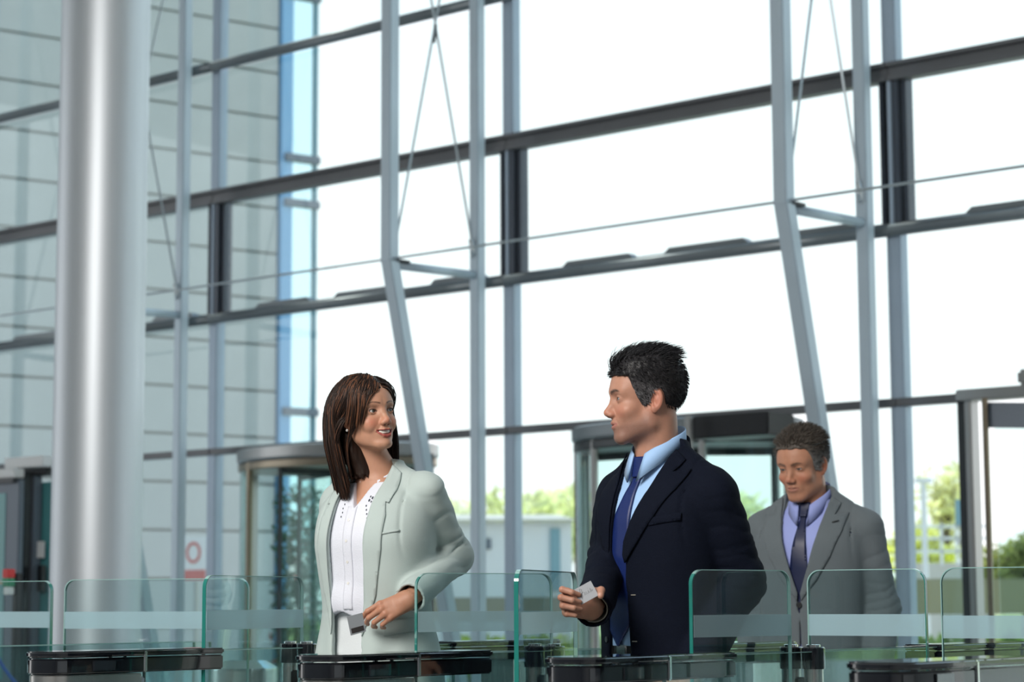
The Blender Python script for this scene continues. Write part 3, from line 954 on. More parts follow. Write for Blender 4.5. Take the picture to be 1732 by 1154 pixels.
def loft(p, secs, ex=2.3):
    """upright solid from sections (z, half width, half depth, centre y, centre x)"""
    S = np.array([list(s) + [0] * (5 - len(s)) for s in secs], float)
    z = p[:, 2]
    zc = np.clip(z, S[0, 0], S[-1, 0])
    a, b, cy, cx = [np.interp(zc, S[:, 0], S[:, i]) for i in (1, 2, 3, 4)]
    x = np.abs(p[:, 0] - cx); y = np.abs(p[:, 1] - cy)
    k = ((x / a) ** ex + (y / b) ** ex) ** (1 / ex)
    d = (k - 1) * np.minimum(a, b) * 0.95
    dz = np.abs(z - zc)
    return np.where(dz > 0, np.sqrt(np.maximum(d, 0) ** 2 + dz ** 2) + np.minimum(d, 0) * 0, d)
def smooth_secs(secs, n=5):
    S = np.array([list(s) + [0] * (5 - len(s)) for s in secs], float)
    t = np.linspace(0, len(S) - 1, (len(S) - 1) * n + 1)
    out = []
    for c in range(5):
        y = S[:, c]
        m = np.gradient(y)
        i = np.minimum(t.astype(int), len(S) - 2); u = t - i
        out.append((2 * u ** 3 - 3 * u ** 2 + 1) * y[i] + (u ** 3 - 2 * u ** 2 + u) * m[i] + (-2 * u ** 3 + 3 * u ** 2) * y[i + 1] + (u ** 3 - u ** 2) * m[i + 1])
    o = np.array(out).T
    o[:, 0] = np.maximum.accumulate(o[:, 0]) + np.arange(len(o)) * 1e-7
    return o
def surf(f, lo, hi, h, lip=1.6):
    """surface nets of f=0 inside the box lo..hi with cell h; only cells near the surface are evaluated finely"""
    lo, hi = np.asarray(lo, float), np.asarray(hi, float)
    K = 4
    n = np.ceil((hi - lo) / (h * K)).astype(int) + 1
    gx, gy, gz = [lo[i] + np.arange(n[i] + 1) * h * K for i in range(3)]
    G = np.stack(np.meshgrid(gx, gy, gz, indexing='ij'), -1).reshape(-1, 3)
    c = f(G).reshape(n + 1)
    N = n * K + 1
    V = np.repeat(np.repeat(np.repeat(c, K, 0), K, 1), K, 2)[:N[0], :N[1], :N[2]].astype(np.float32)
    V = np.ascontiguousarray(V)
    act = np.zeros(n + 1, bool)
    near = np.abs(c) < h * K * lip * 1.8
    for dx in (0, -1):
        for dy in (0, -1):
            for dz in (0, -1):
                act |= np.roll(near, (dx, dy, dz), (0, 1, 2))
    A = np.repeat(np.repeat(np.repeat(act, K, 0), K, 1), K, 2)[:N[0], :N[1], :N[2]]
    idx = np.argwhere(A)
    out = np.empty(len(idx), np.float32)
    for s in range(0, len(idx), 400000):
        out[s:s + 400000] = f(lo + idx[s:s + 400000] * h)
    V[A] = out
    Sg = V < 0
    c8 = [(i, j, k) for i in (0, 1) for j in (0, 1) for k in (0, 1)]
    sh = lambda arr, o: arr[o[0]:arr.shape[0] - 1 + o[0], o[1]:arr.shape[1] - 1 + o[1], o[2]:arr.shape[2] - 1 + o[2]]
    cnt = sum(sh(Sg, o).astype(np.int8) for o in c8)
    cell = (cnt > 0) & (cnt < 8)
    ci = np.argwhere(cell)
    ids = -np.ones(cell.shape, np.int64); ids[cell] = np.arange(len(ci))
    acc = np.zeros((len(ci), 3)); num = np.zeros(len(ci))
    vals = {o: V[ci[:, 0] + o[0], ci[:, 1] + o[1], ci[:, 2] + o[2]].astype(float) for o in c8}
    for a in c8:
        for ax in range(3):
            if a[ax] == 0:
                b = list(a); b[ax] = 1; b = tuple(b)
                va, vb_ = vals[a], vals[b]
                m = (va < 0) != (vb_ < 0)
                t = np.where(m, va / np.where(m, va - vb_, 1), 0)
                pt = np.array(a, float)[None] + np.zeros((len(ci), 3)); pt[:, ax] += t
                acc += pt * m[:, None]; num += m
    verts = lo + (ci + acc / num[:, None]) * h
    faces = []
    for ax in range(3):
        u, v = [(1, 2), (2, 0), (0, 1)][ax]
        s0 = [slice(None)] * 3; s1 = [slice(None)] * 3
        s0[ax] = slice(0, -1); s1[ax] = slice(1, None)
        a_, b_ = Sg[tuple(s0)], Sg[tuple(s1)]
        e = np.argwhere(a_ != b_)
        e = e[(e[:, u] > 0) & (e[:, v] > 0) & (e[:, u] < Sg.shape[u] - 1) & (e[:, v] < Sg.shape[v] - 1)]
        ins = a_[e[:, 0], e[:, 1], e[:, 2]]
        q = []
        for du, dv in ((0, 0), (-1, 0), (-1, -1), (0, -1)):
            w = e.copy(); w[:, u] += du; w[:, v] += dv
            q.append(ids[w[:, 0], w[:, 1], w[:, 2]])
        q = np.stack(q, 1)
        q[~ins] = q[~ins][:, ::-1]
        faces.append(q)
    F = np.concatenate(faces)
    F = F[(F >= 0).all(1)]
    used = np.unique(F)
    mp = -np.ones(len(verts), np.int64); mp[used] = np.arange(len(used))
    return verts[used], mp[F]
def grad(f, p, e=0.0015):
    g = np.stack([f(p + d) - f(p - d) for d in (np.array([e, 0, 0]), np.array([0, e, 0]), np.array([0, 0, e]))], -1)
    return g / (nrm(g)[:, None] + 1e-9)
def spline(pts, n=8, closed=False):
    P_ = np.array(pts, float)
    N = len(P_)
    out = []
    for i in range(N if closed else N - 1):
        p0 = P_[(i - 1) % N] if closed or i > 0 else P_[0]
        p1, p2 = P_[i], P_[(i + 1) % N]
        p3 = P_[(i + 2) % N] if closed or i + 2 < N else P_[-1]
        for k in range(n):
            t = k / n
            out.append(0.5 * ((2 * p1) + (-p0 + p2) * t + (2 * p0 - 5 * p1 + 4 * p2 - p3) * t * t + (-p0 + 3 * p1 - 3 * p2 + p3) * t ** 3))
    if not closed: out.append(P_[-1])
    return np.array(out)
def drape(poly, f, off, th, step=0.008, y0=-0.40, yd=1.0, lift=None, steps=40):
    """sheet with outline poly in (x,z) laid from the front on to the surface f = off"""
    poly = np.array(poly, float)
    Np = len(poly)
    # densify the outline
    dense = []
    for i in range(Np):
        a, b = poly[i], poly[(i + 1) % Np]
        k = max(1, int(np.linalg.norm(b - a) / step))
        for j in range(k): dense.append(a + (b - a) * j / k)
    dense = np.array(dense)
    lo, hi = dense.min(0), dense.max(0)
    gx = np.arange(lo[0] + step / 2, hi[0], step); gz = np.arange(lo[1] + step / 2, hi[1], step)
    inn = []
    for x in gx:
        for z in gz:
            c = False
            j = len(dense) - 1
            d2 = ((dense[:, 0] - x) ** 2 + (dense[:, 1] - z) ** 2).min()
            if d2 < (step * .45) ** 2: continue
            X, Z = dense[:, 0], dense[:, 1]
            Xj, Zj = np.roll(X, 1), np.roll(Z, 1)
            with np.errstate(divide='ignore', invalid='ignore'):
                cr = ((Z > z) != (Zj > z)) & (x < (Xj - X) * (z - Z) / (Zj - Z) + X)
            if cr.sum() % 2: inn.append((x, z))
    allp = [Vector((float(a), float(b))) for a, b in list(map(tuple, dense)) + inn]
    nd = len(dense)
    vs, es, fs, ov, oe, of = delaunay_2d_cdt(allp, [(i, (i + 1) % nd) for i in range(nd)], [list(range(nd))], 1, 1e-6)
    xz = np.array([(v.x, v.y) for v in vs])
    p = np.stack([xz[:, 0], np.full(len(xz), y0), xz[:, 1]], 1)
    for _ in range(steps):
        d = f(p) - off
        p[:, 1] += np.clip(d, -0.02, 0.05) * 0.8 * yd
    if lift is not None: p[:, 1] -= yd * lift(p)
    n = len(p)
    back = p.copy(); back[:, 1] += th * yd
    V = np.concatenate([p, back])
    F = [tuple(q) for q in fs]
    # orient towards the viewer side
    def area(q): return sum((xz[q[i]][0] * xz[q[(i + 1) % len(q)]][1] - xz[q[(i + 1) % len(q)]][0] * xz[q[i]][1]) for i in range(len(q)))
    F = [q if area(q) * yd > 0 else q[::-1] for q in F]
    ed = {}
    for q in F:
        for i in range(len(q)):
            a, b = q[i], q[(i + 1) % len(q)]
            ed[(a, b)] = 1
    side = [(b, a, a + n, b + n) for (a, b) in ed if (b, a) not in ed]
    F2 = F + [tuple(i + n for i in q[::-1]) for q in F] + side
    return V, F2
def join(*parts):
    V, F, C = [], [], []
    b = 0
    for pt in parts:
        v, f = pt[0], pt[1]
        V.append(np.asarray(v)); F += [tuple(int(i) + b for i in q) for q in f]
        b += len(v)
    return np.concatenate(V), F

# ------------------------------------------------------------------ head, in its own frame: face towards -y, +x its left, z up, origin between the eyes' height
def head_sdf(P_, fem):
    def f(q):
        ax = q.copy(); ax[:, 0] = np.abs(ax[:, 0])          # mirrored
        w = 0.93 if fem else 1.0
        d = ell(q, (0, .018, .036), (.074 * w, .096, .080))
        d = smin(d, ell(q, (0, -.040, .030), (.060 * w, .046, .052)), .03)          # forehead
        d = smin(d, ell(q, (0, -.028, -.040), (.054 * w, .056, .070)), .03)         # face mass
        jr = .0125 if fem else .0175
        d = smin(d, chain(ax, [(.053 * w, .010, -.035), ((.043 if fem else .048), .004, -.068), (.018, -.062, -.101)], [.014, jr, jr * .85], .01), .026)   # jaw
        d = smin(d, ell(q, (0, -.072 if fem else -.067, -.100), (.016 if fem else .020, .017, .015 if fem else .017)), .018)
        d = smin(d, ell(ax, (.034 * w, -.022, -.062), (.018, .032, .030)), .02)      # chin
        d = smin(d, ell(ax, (.040 * w, -.052, -.032), (.022, .022, .017)), .020)        # cheekbone
        if fem: d = smin(d, ell(ax, (.036, -.060, -.045), (.015, .015, .014)), .014)
        d = smin(d, cap(ax, (.012, -.078, .021), (.044 * w, -.062, .020), .0075 if fem else .0095, .008), .018)   # brow ridge
        d = smax(d, -ell(ax, (.031, -.094, .001), (.0175, .021, .0125)), .014)         # socket
        # lids
        lid = ell(ax, (.0315, -.0655, .0), (.0160, .0152, .0140))
        slit = ell(ax, (.0315, -.084, -.0005), (.0128, .020, (.0043 if not fem else .0048) * P_.get('lid', 1)), ry(-.10))
        d = smin(d, smax(lid, -slit, .0015), .004)
        d = smax(d, -ell(ax, (.0315, -.0655, 0), (.0123, .0123, .0123)), .0006)
        # nose
        nl = P_.get('nose', 1.0)
        d = smin(d, chain(q, [(0, -.077, .014), (0, -.083, -.006), (0, -.092 - .006 * nl, -.030)], [.0070, .0082, .0095], .006), .012)
        d = smin(d, ell(q, (0, -.084, -.036), (.013, .018, .012)), .008)
        d = smin(d, ell(q, (0, -.0935 - .006 * nl, -.0345), (.0092, .0095, .0085)), .006)
        d = smin(d, ell(ax, (.0118, -.0885 - .003 * nl, -.0395), (.0066, .0100, .0070)), .006)
        d = smax(d, -ell(ax, (.0062, -.0945, -.0470), (.0034, .0050, .0040)), .002)
        # muzzle and lips
        d = smin(d, ell(q, (0, -.066, -.066), (.027, .023, .024)), .014)
        op = P_.get('smile', 0)
        cx = .022 + .006 * op
        zc = -.0665 + .006 * op
        lb = 0 if fem else .0028
        up = chain(ax, [(0, -.0895 + lb, -.0612), (.008, -.0895 + lb, -.0600), (cx, -.074, zc)], [.0042, .0042, .0020], .003)
        lo_ = chain(ax, [(0, -.0885 + lb, -.0735 - .006 * op), (.010, -.0865 + lb, -.0725 - .005 * op), (cx, -.074, zc)], [.0052, .0050, .0018], .003)
        d = smin(d, smin(up, lo_, .001), .004)
        qm = ax.copy(); qm[:, 1] = (ax[:, 1] + .086) * .38 - .086
        mouth = chain(qm, [(0, -.0868, -.0673 - .0010 * op), (.010, -.0864, -.0668 - .0006 * op), (cx - .0015, -.0845, zc)],
                      [.0010 + .0050 * op, .0010 + .0044 * op, .0006 + .0008 * op], .002)
        d = smax(d, -mouth, .0012)
        d = smax(d, -cap(ax, (.018, -.085, -.048), (.030, -.079, -.068), .0012 + .001 * op, .0008), .006)    # crease
        # ears
        if True:
            R = rz(-.45) @ rx(-.15)
            e = ell(ax, (.0740 * w, .020, -.008), (.0062, .0165, .0290), R)
            e = smin(e, ell(ax, (.0715 * w, .013, -.032), (.0055, .009, .011)), .006)
            e = smax(e, -ell(ax, (.0795 * w, .015, -.006), (.0075, .0115, .0215), R), .0015)
            e = smin(e, ell(ax, (.0745 * w, .0205, -.009), (.0034, .006, .012), R), .003)
            e = smax(e, -ell(ax, (.0795 * w, .0115, -.014), (.0085, .0060, .0080)), .002)
            d = smin(d, e, .004)
        return d
    return f
def eye_part(parent, M4, x, gaze, iris=(0.10, 0.06, 0.03)):
    """eyeball with iris, in body space through matrix M4"""
    V, F, C = [], [], []
    n, m = 20, 14
    g = Vector(gaze).normalized()
    q = g.to_track_quat('Z', 'Y').to_matrix()
    for i in range(m + 1):
        th = math.pi * (i / m) ** 1.5
        for j in range(n):
            a = 2 * math.pi * j / n
            v = q @ Vector((math.sin(th) * math.cos(a), math.sin(th) * math.sin(a), math.cos(th))) * .0121
            V.append(M4 @ (v + Vector((x, -.0655, 0))))
            C.append((0.01, 0.01, 0.01) if th < .19 else (iris if th < .48 else (.62, .58, .56)))
    for i in range(m):
        for j in range(n):
            a, b = i * n + j, i * n + (j + 1) % n
            F.append((a, a + n, b + n, b))
    return mesh_obj('eye', [tuple(v) for v in V], F, M['eye'], parent, smooth=True, cols=C)

# ------------------------------------------------------------------ hand
def hand_parts(curl, spread, thumb, s=1.0):
    """finger joints in the hand frame: x towards the thumb, y along the fingers, z out of the back of the hand"""
    base = [(.027, .086, 0), (.009, .090, .003), (-.009, .086, .001), (-.026, .076, -.003)]
    lens = [(.043, .026, .021), (.047, .030, .022), (.044, .028, .022), (.034, .021, .019)]
    rad = [(.0092, .0082, .0074, .0062), (.0094, .0084, .0075, .0063), (.0090, .0080, .0072, .0060), (.0080, .0070, .0063, .0053)]
    out = []
    for i in range(4):
        p = Vector(base[i]); a = 0.0
        pts = [p.copy()]
        sd = spread[i]
        for L_, c in zip(lens[i], curl[i]):
            a += c
            d = Vector((math.sin(sd) * math.cos(a), math.cos(sd) * math.cos(a), -math.sin(a)))
            p = p + d * L_
            pts.append(p.copy())
        out.append(([tuple(x * s) for x in pts], [r * s for r in rad[i]]))
    out.append(([tuple(Vector(t) * s) for t in thumb], [r * s for r in (.0125, .0115, .0098, .0076)]))
    return out
def hand_sdf(parts, s=1.0, stub=(0, -1, 0)):
    stub = np.asarray(stub) * .07
    palmk = [(-.024, .074, -.004), (-.009, .083, -.001), (.009, .086, 0), (.025, .082, -.002)]
    def f(q):
        d = smin(cap(q, stub, (0, 0, 0), .026 * s, .0235 * s), cap(q, (0, 0, 0), (0, .02, 0), .0235 * s, .022 * s), .01)
        # wrist is flatter than round
        d = ell(q, (0, .0, 0), (.028 * s, .05 * s, .020 * s)) if False else d
        pal = None
        for k in palmk:
            c = cap(q, np.array((k[0] * .6, .008, -.002)) * s, np.array(k) * s, .0165 * s, .0110 * s)
            pal = c if pal is None else smin(pal, c, .010 * s)
        d = smin(d, pal, .016 * s)
        th = parts[4]
        d = smin(d, chain(q, th[0], th[1], .004 * s), .012 * s)
        fs = None
        for pts, rs in parts[:4]:
            c = chain(q, pts, rs, .003 * s)
            fs = c if fs is None else smin(fs, c, .0016 * s)
        return smin(d, fs, .008 * s)
    return f
def paint_nails(q, col, parts, s=1.0):
    for k, (pts, rs) in enumerate(parts):
        a, b = np.array(pts[-2]), np.array(pts[-1])
        d = (b - a) / np.linalg.norm(b - a)
        up = np.array((0, 0, 1.0)) if k < 4 else np.array((.6, -.2, .75))
        up = up - d * (up @ d); up /= np.linalg.norm(up)
        c = b + up * rs[-1] * .95
        m = np.clip(1.4 - nrm((q - c) / np.array([.0048, .0055, .0048]) / s), 0, 1)[:, None]
        col[:] = col * (1 - m * .5) + np.array((.74, .50, .44)) * m * .5
    return col

# ------------------------------------------------------------------ strands of hair
def strands(roots, dirs, L_, seg, rad, grav, f=None, gap=0.004, jit=0.1, flat=1.0, col0=(.03, .02, .015), cvar=.5, hi=None, seed=1, curlf=None, cols_fn=None):
    """hair locks as thin tapered tubes; each follows its own heading, is pulled by grav and stays outside f"""
    r = np.random.default_rng(seed)
    n = len(roots)
    p = roots.copy(); d = dirs / (nrm(dirs)[:, None] + 1e-9)
    L_ = np.broadcast_to(L_, (n,)).astype(float)
    pts = [p.copy()]
    for s in range(seg):
        t = (s + 1) / seg
        g = np.asarray(grav(p, t), float)
        d = d + g + r.normal(size=(n, 3)) * jit
        d /= nrm(d)[:, None] + 1e-9
        p = p + d * (L_ / seg)[:, None]
        if f is not None:
            for _ in range(2):
                dd = f(p)
                push = dd < gap
                if push.any():
                    gr = grad(f, p[push])
                    p[push] += gr * (gap - dd[push])[:, None]
            d = p - pts[-1]; d /= nrm(d)[:, None] + 1e-9
        pts.append(p.copy())
    pts = np.stack(pts, 1)                       # n, seg+1, 3
    V = np.zeros((n, seg + 1, 3, 3))
    T = np.gradient(pts, axis=1); T /= nrm(T)[..., None] + 1e-9
    ref = r.normal(size=(n, 1, 3)); X = np.cross(T, ref); X /= nrm(X)[..., None] + 1e-9
    Y = np.cross(T, X)
    rr = np.broadcast_to(rad, (n,))[:, None] * np.linspace(1, .0, seg + 1)[None] ** .45
    rr = np.maximum(rr, 1e-5)
    for k in range(3):
        a = 2 * math.pi * k / 3
        V[:, :, k] = pts + (X * math.cos(a) + Y * math.sin(a) * flat) * rr[..., None]
    V = V.reshape(-1, 3)
    base = (np.arange(n) * (seg + 1) * 3)[:, None, None]
    i = np.arange(seg)[None, :, None] * 3
    k = np.arange(3)[None, None]
    a = base + i + k; b = base + i + (k + 1) % 3
    F = np.stack([a, b, b + 3, a + 3], -1).reshape(-1, 4)
    c = np.array(col0)[None] * (1 + cvar * (r.random((n, 1)) - .5))
    if hi is not None:
        m = r.random(n) < hi[1]
        c[m] = np.array(hi[0])[None] * (1 + .4 * (r.random((m.sum(), 1)) - .5))
    if cols_fn is not None: c = cols_fn(roots, c, r)
    C = np.repeat(c, (seg + 1) * 3, 0)
    return V, F, C
M['skin'] = mat('skin', rough=0.46, vcol=True, noise=0.07, nscale=90, bump=0.12, bscale=500, sss=0.12, spec=0.4)
M['eye'] = mat('eyeball', rough=0.08, vcol=True, coat=0.6)
M['teeth'] = mat('teeth', (0.78, 0.74, 0.66), 0.2)
M['hair'] = mat('hair', rough=0.5, vcol=True, spec=0.3)
def head_paint(q, base, P_):
    n = len(q)
    c = np.tile(np.array(base, float), (n, 1))
    ax = np.abs(q[:, 0])
    def blend(m, col, k=1.0):
        m = np.clip(m, 0, 1)[:, None] * k
        c[:] = c * (1 - m) + np.array(col) * m
    g = lambda ctr, r: np.exp(-(((np.stack([ax, q[:, 1], q[:, 2]], -1) - np.array(ctr)) / np.array(r)) ** 2).sum(-1))
    blend(g((.040, -.075, -.035), (.020, .03, .016)), np.array(base) * np.array((1.12, .80, .78)), .8 if P_.get('fem') else .6)
    blend(g((.0, -.105, -.036), (.014, .02, .012)), np.array(base) * np.array((1.10, .78, .76)), .6)
    blend(g((.078, .020, -.010), (.02, .04, .04)), np.array(base) * np.array((1.12, .72, .68)), .6)
    # stubble
    if P_.get('stubble'):
        s = np.clip((-.046 - q[:, 2] + np.clip(q[:, 1] + .03, 0, .05) * .6) / .028, 0, 1) * np.clip((.03 - q[:, 1]) / .04, 0, 1) * np.clip((q[:, 2] + .135) / .02, 0, 1)
        s *= 1 - g((.0, -.09, -.066), (.030, .03, .008)) * .9
        s *= .85 + .15 * wav(q, 400, 3, 14)
        blend(s, np.array(base) * np.array((.40, .42, .48)), P_['stubble'])
    # lips
    op = P_.get('smile', 0)
    cx = .024 + .006 * op
    zmid = -.0668 + .006 * op * (ax / cx) ** 2
    t2 = (ax / cx) ** 2
    zc = -.0665 + .006 * op
    up = -.0585 + .0006 * np.cos(ax / cx * 7) + (zc + .0022 + .0585) * t2
    dn = -.0785 - .007 * op + (zc - .0025 + .0785 + .007 * op) * t2
    inl = (ax < cx) & (q[:, 1] < -.068)
    m = np.where(inl, np.clip((up - q[:, 2]) / .0012 + .5, 0, 1) * np.clip((q[:, 2] - dn) / .0012 + .5, 0, 1), 0)
    blend(m, P_['lip'], P_.get('lipk', .8))
    # inside of the mouth
    blend(np.where(inl & (np.abs(q[:, 2] - zmid) < .0012 + .004 * op) & (q[:, 1] > -.0835 + .3 * ax * ax / .03), 1, 0), (.10, .03, .025), .9)
    # nostrils
    blend(np.exp(-((ax - .0062) / .0032) ** 2 - ((q[:, 2] + .0462) / .0026) ** 2) * (q[:, 1] < -.085), (.10, .04, .03), .9)
    # brows
    bz = (.0205 if P_.get('fem') else .0175) + P_.get('browh', 0) + .0055 * np.sin(np.clip((ax - .012) / .038, 0, 1) * 2.4) - .0025 * np.clip((ax - .035) / .015, 0, 1)
    bw = P_.get('broww', .0046) * np.clip(1.15 - np.clip((ax - .014) / .038, 0, 1) * .75, .3, 1)
    m = np.clip(1.25 - np.abs(q[:, 2] - bz) / bw, 0, 1) * np.clip((ax - .009) / .004, 0, 1) * np.clip((.050 - ax) / .006, 0, 1) * (q[:, 1] < -.04)
    m *= .85 + .3 * wav(q, 300, 5)
    blend(m, P_['brow'], P_.get('browk', .85))
    # lash line and lid shadow
    e = np.abs(ell(np.stack([ax, q[:, 1], q[:, 2]], -1), (.0315, -.084, -.0005), (.0128, .020, .0046 * P_.get('lid', 1)), ry(-.10)))
    m = np.clip(1.3 - e / (.0026 if P_.get('fem') else .0016), 0, 1) * (q[:, 1] < -.066) * (q[:, 2] > -.003)
    blend(m, (.02, .012, .010), .95)
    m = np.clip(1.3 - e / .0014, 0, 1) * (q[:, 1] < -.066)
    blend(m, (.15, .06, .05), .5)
    if P_.get('fem'):
        blend(g((.032, -.08, .0075), (.014, .02, .0045)), (.10, .05, .04), .55)
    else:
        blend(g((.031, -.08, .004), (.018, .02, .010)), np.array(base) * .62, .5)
    return c
# ================================================================== people
def cloth(name, col, rough=.75, sheen=.2, bump=.25, bs=350, noise=.06):
    return mat(name, col, rough, 0, noise, 14, bump, bs, sheen=sheen, spec=.25)
M['navy'] = cloth('navy_wool', (.0040, .0062, .0145), .85, .0)
M['navy'].node_tree.nodes['Principled BSDF'].inputs['Specular IOR Level'].default_value = .12
M['greysuit'] = cloth('grey_wool', (.135, .160, .175), .8, .1)
M['mint'] = cloth('pale_grey_green_cloth', (.47, .55, .53), .7, .15, .12, 500, .03)
M['blueshirt'] = cloth('pale_blue_cotton', (.36, .56, .86), .6, .1, .1)
M['lilacshirt'] = cloth('lilac_blue_cotton', (.34, .40, .78), .6, .1, .1)
M['blouse'] = cloth('white_cotton', (.74, .76, .84), .6, .1, .15, 250)
M['whitetrouser'] = cloth('white_trouser_cloth', (.66, .70, .72), .65, .1, .12)
M['bluetie'] = mat('royal_blue_silk', (.007, .020, .115), .42, 0, .22, 260, .1, 500, spec=.5)
M['navytie'] = mat('dark_navy_silk', (.006, .012, .055), .4, 0, .1, 200)
M['lining'] = mat('shiny_lining', (.35, .33, .28), .4)
M['jlining'] = mat('dark_grey_lining', (.05, .06, .08), .4)
M['button'] = mat('dark_button', (.02, .02, .022), .3)
M['card_white'] = mat('plastic_card', (.42, .44, .47), .3)
M['card_dark'] = mat('card_photo_print', (.06, .05, .05), .4)
M['leather'] = mat('black_leather', (.012, .012, .013), .3)
M['pearl'] = mat('pearl', (.8, .78, .74), .15)

def frame(loc, rot):
    return Matrix.Translation(loc) @ rot.to_4x4()
def to_local(root, w):
    return tuple(root.matrix_world.inverted() @ Vector(w))
def solid(name, f, lo, hi, h, m, parent, cols=None, cfn=None):
    V, F = surf(f, lo, hi, h)
    if len(V) == 0: print('EMPTY', name); return None
    return mesh_obj(name, V, F, m, parent, True, cols=cfn(V) if cfn else None)
def sheet(name, poly, f, m, parent, off=.004, th=.004, step=.008, **k):
    V, F = drape(poly, f, off, th, step, **k)
    return mesh_obj(name, V, F, m, parent, True)
def hand_frame(wrist, ydir, zdir):
    y = Vector(ydir).normalized(); z = Vector(zdir); z = (z - y * z.dot(y)).normalized(); x = y.cross(z)
    return np.array((x, y, z)).T, np.array(wrist)

def collar_band(name, parent, m, cy, r, ztop, hgt, a0, flare=.010, th=.003, sag=0.0, rx_=1.0, cx=0.0, tip=0.0):
    """falling collar: angle runs round the neck from one front end over the back to the other"""
    V, F = [], []
    N = 40
    for i in range(N + 1):
        t = -1 + 2 * i / N
        a = math.radians(a0) * t                     # 0 = back of the neck
        zt = ztop(abs(t)); h = hgt(abs(t))
        for (rr, z) in ((r, zt - h * .75), (r + .001, zt - .004), (r + .003, zt), (r + .005, zt - .003), (r + .005 + flare, zt - h), (r + .002 + flare, zt - h + .001)):
            aa = a + math.copysign(tip, t) * (1 if z < zt - h * .9 else 0) * abs(t) ** 8
            V.append((cx + rr * rx_ * math.sin(aa), cy(z) + rr * math.cos(aa), z))
    for i in range(N):
        for j in range(5):
            a = i * 6 + j
            F.append((a, a + 6, a + 7, a + 1))
    F.append(tuple(range(6))); F.append(tuple(N * 6 + j for j in range(6))[::-1])
    return mesh_obj(name, V, F, m, parent, True)

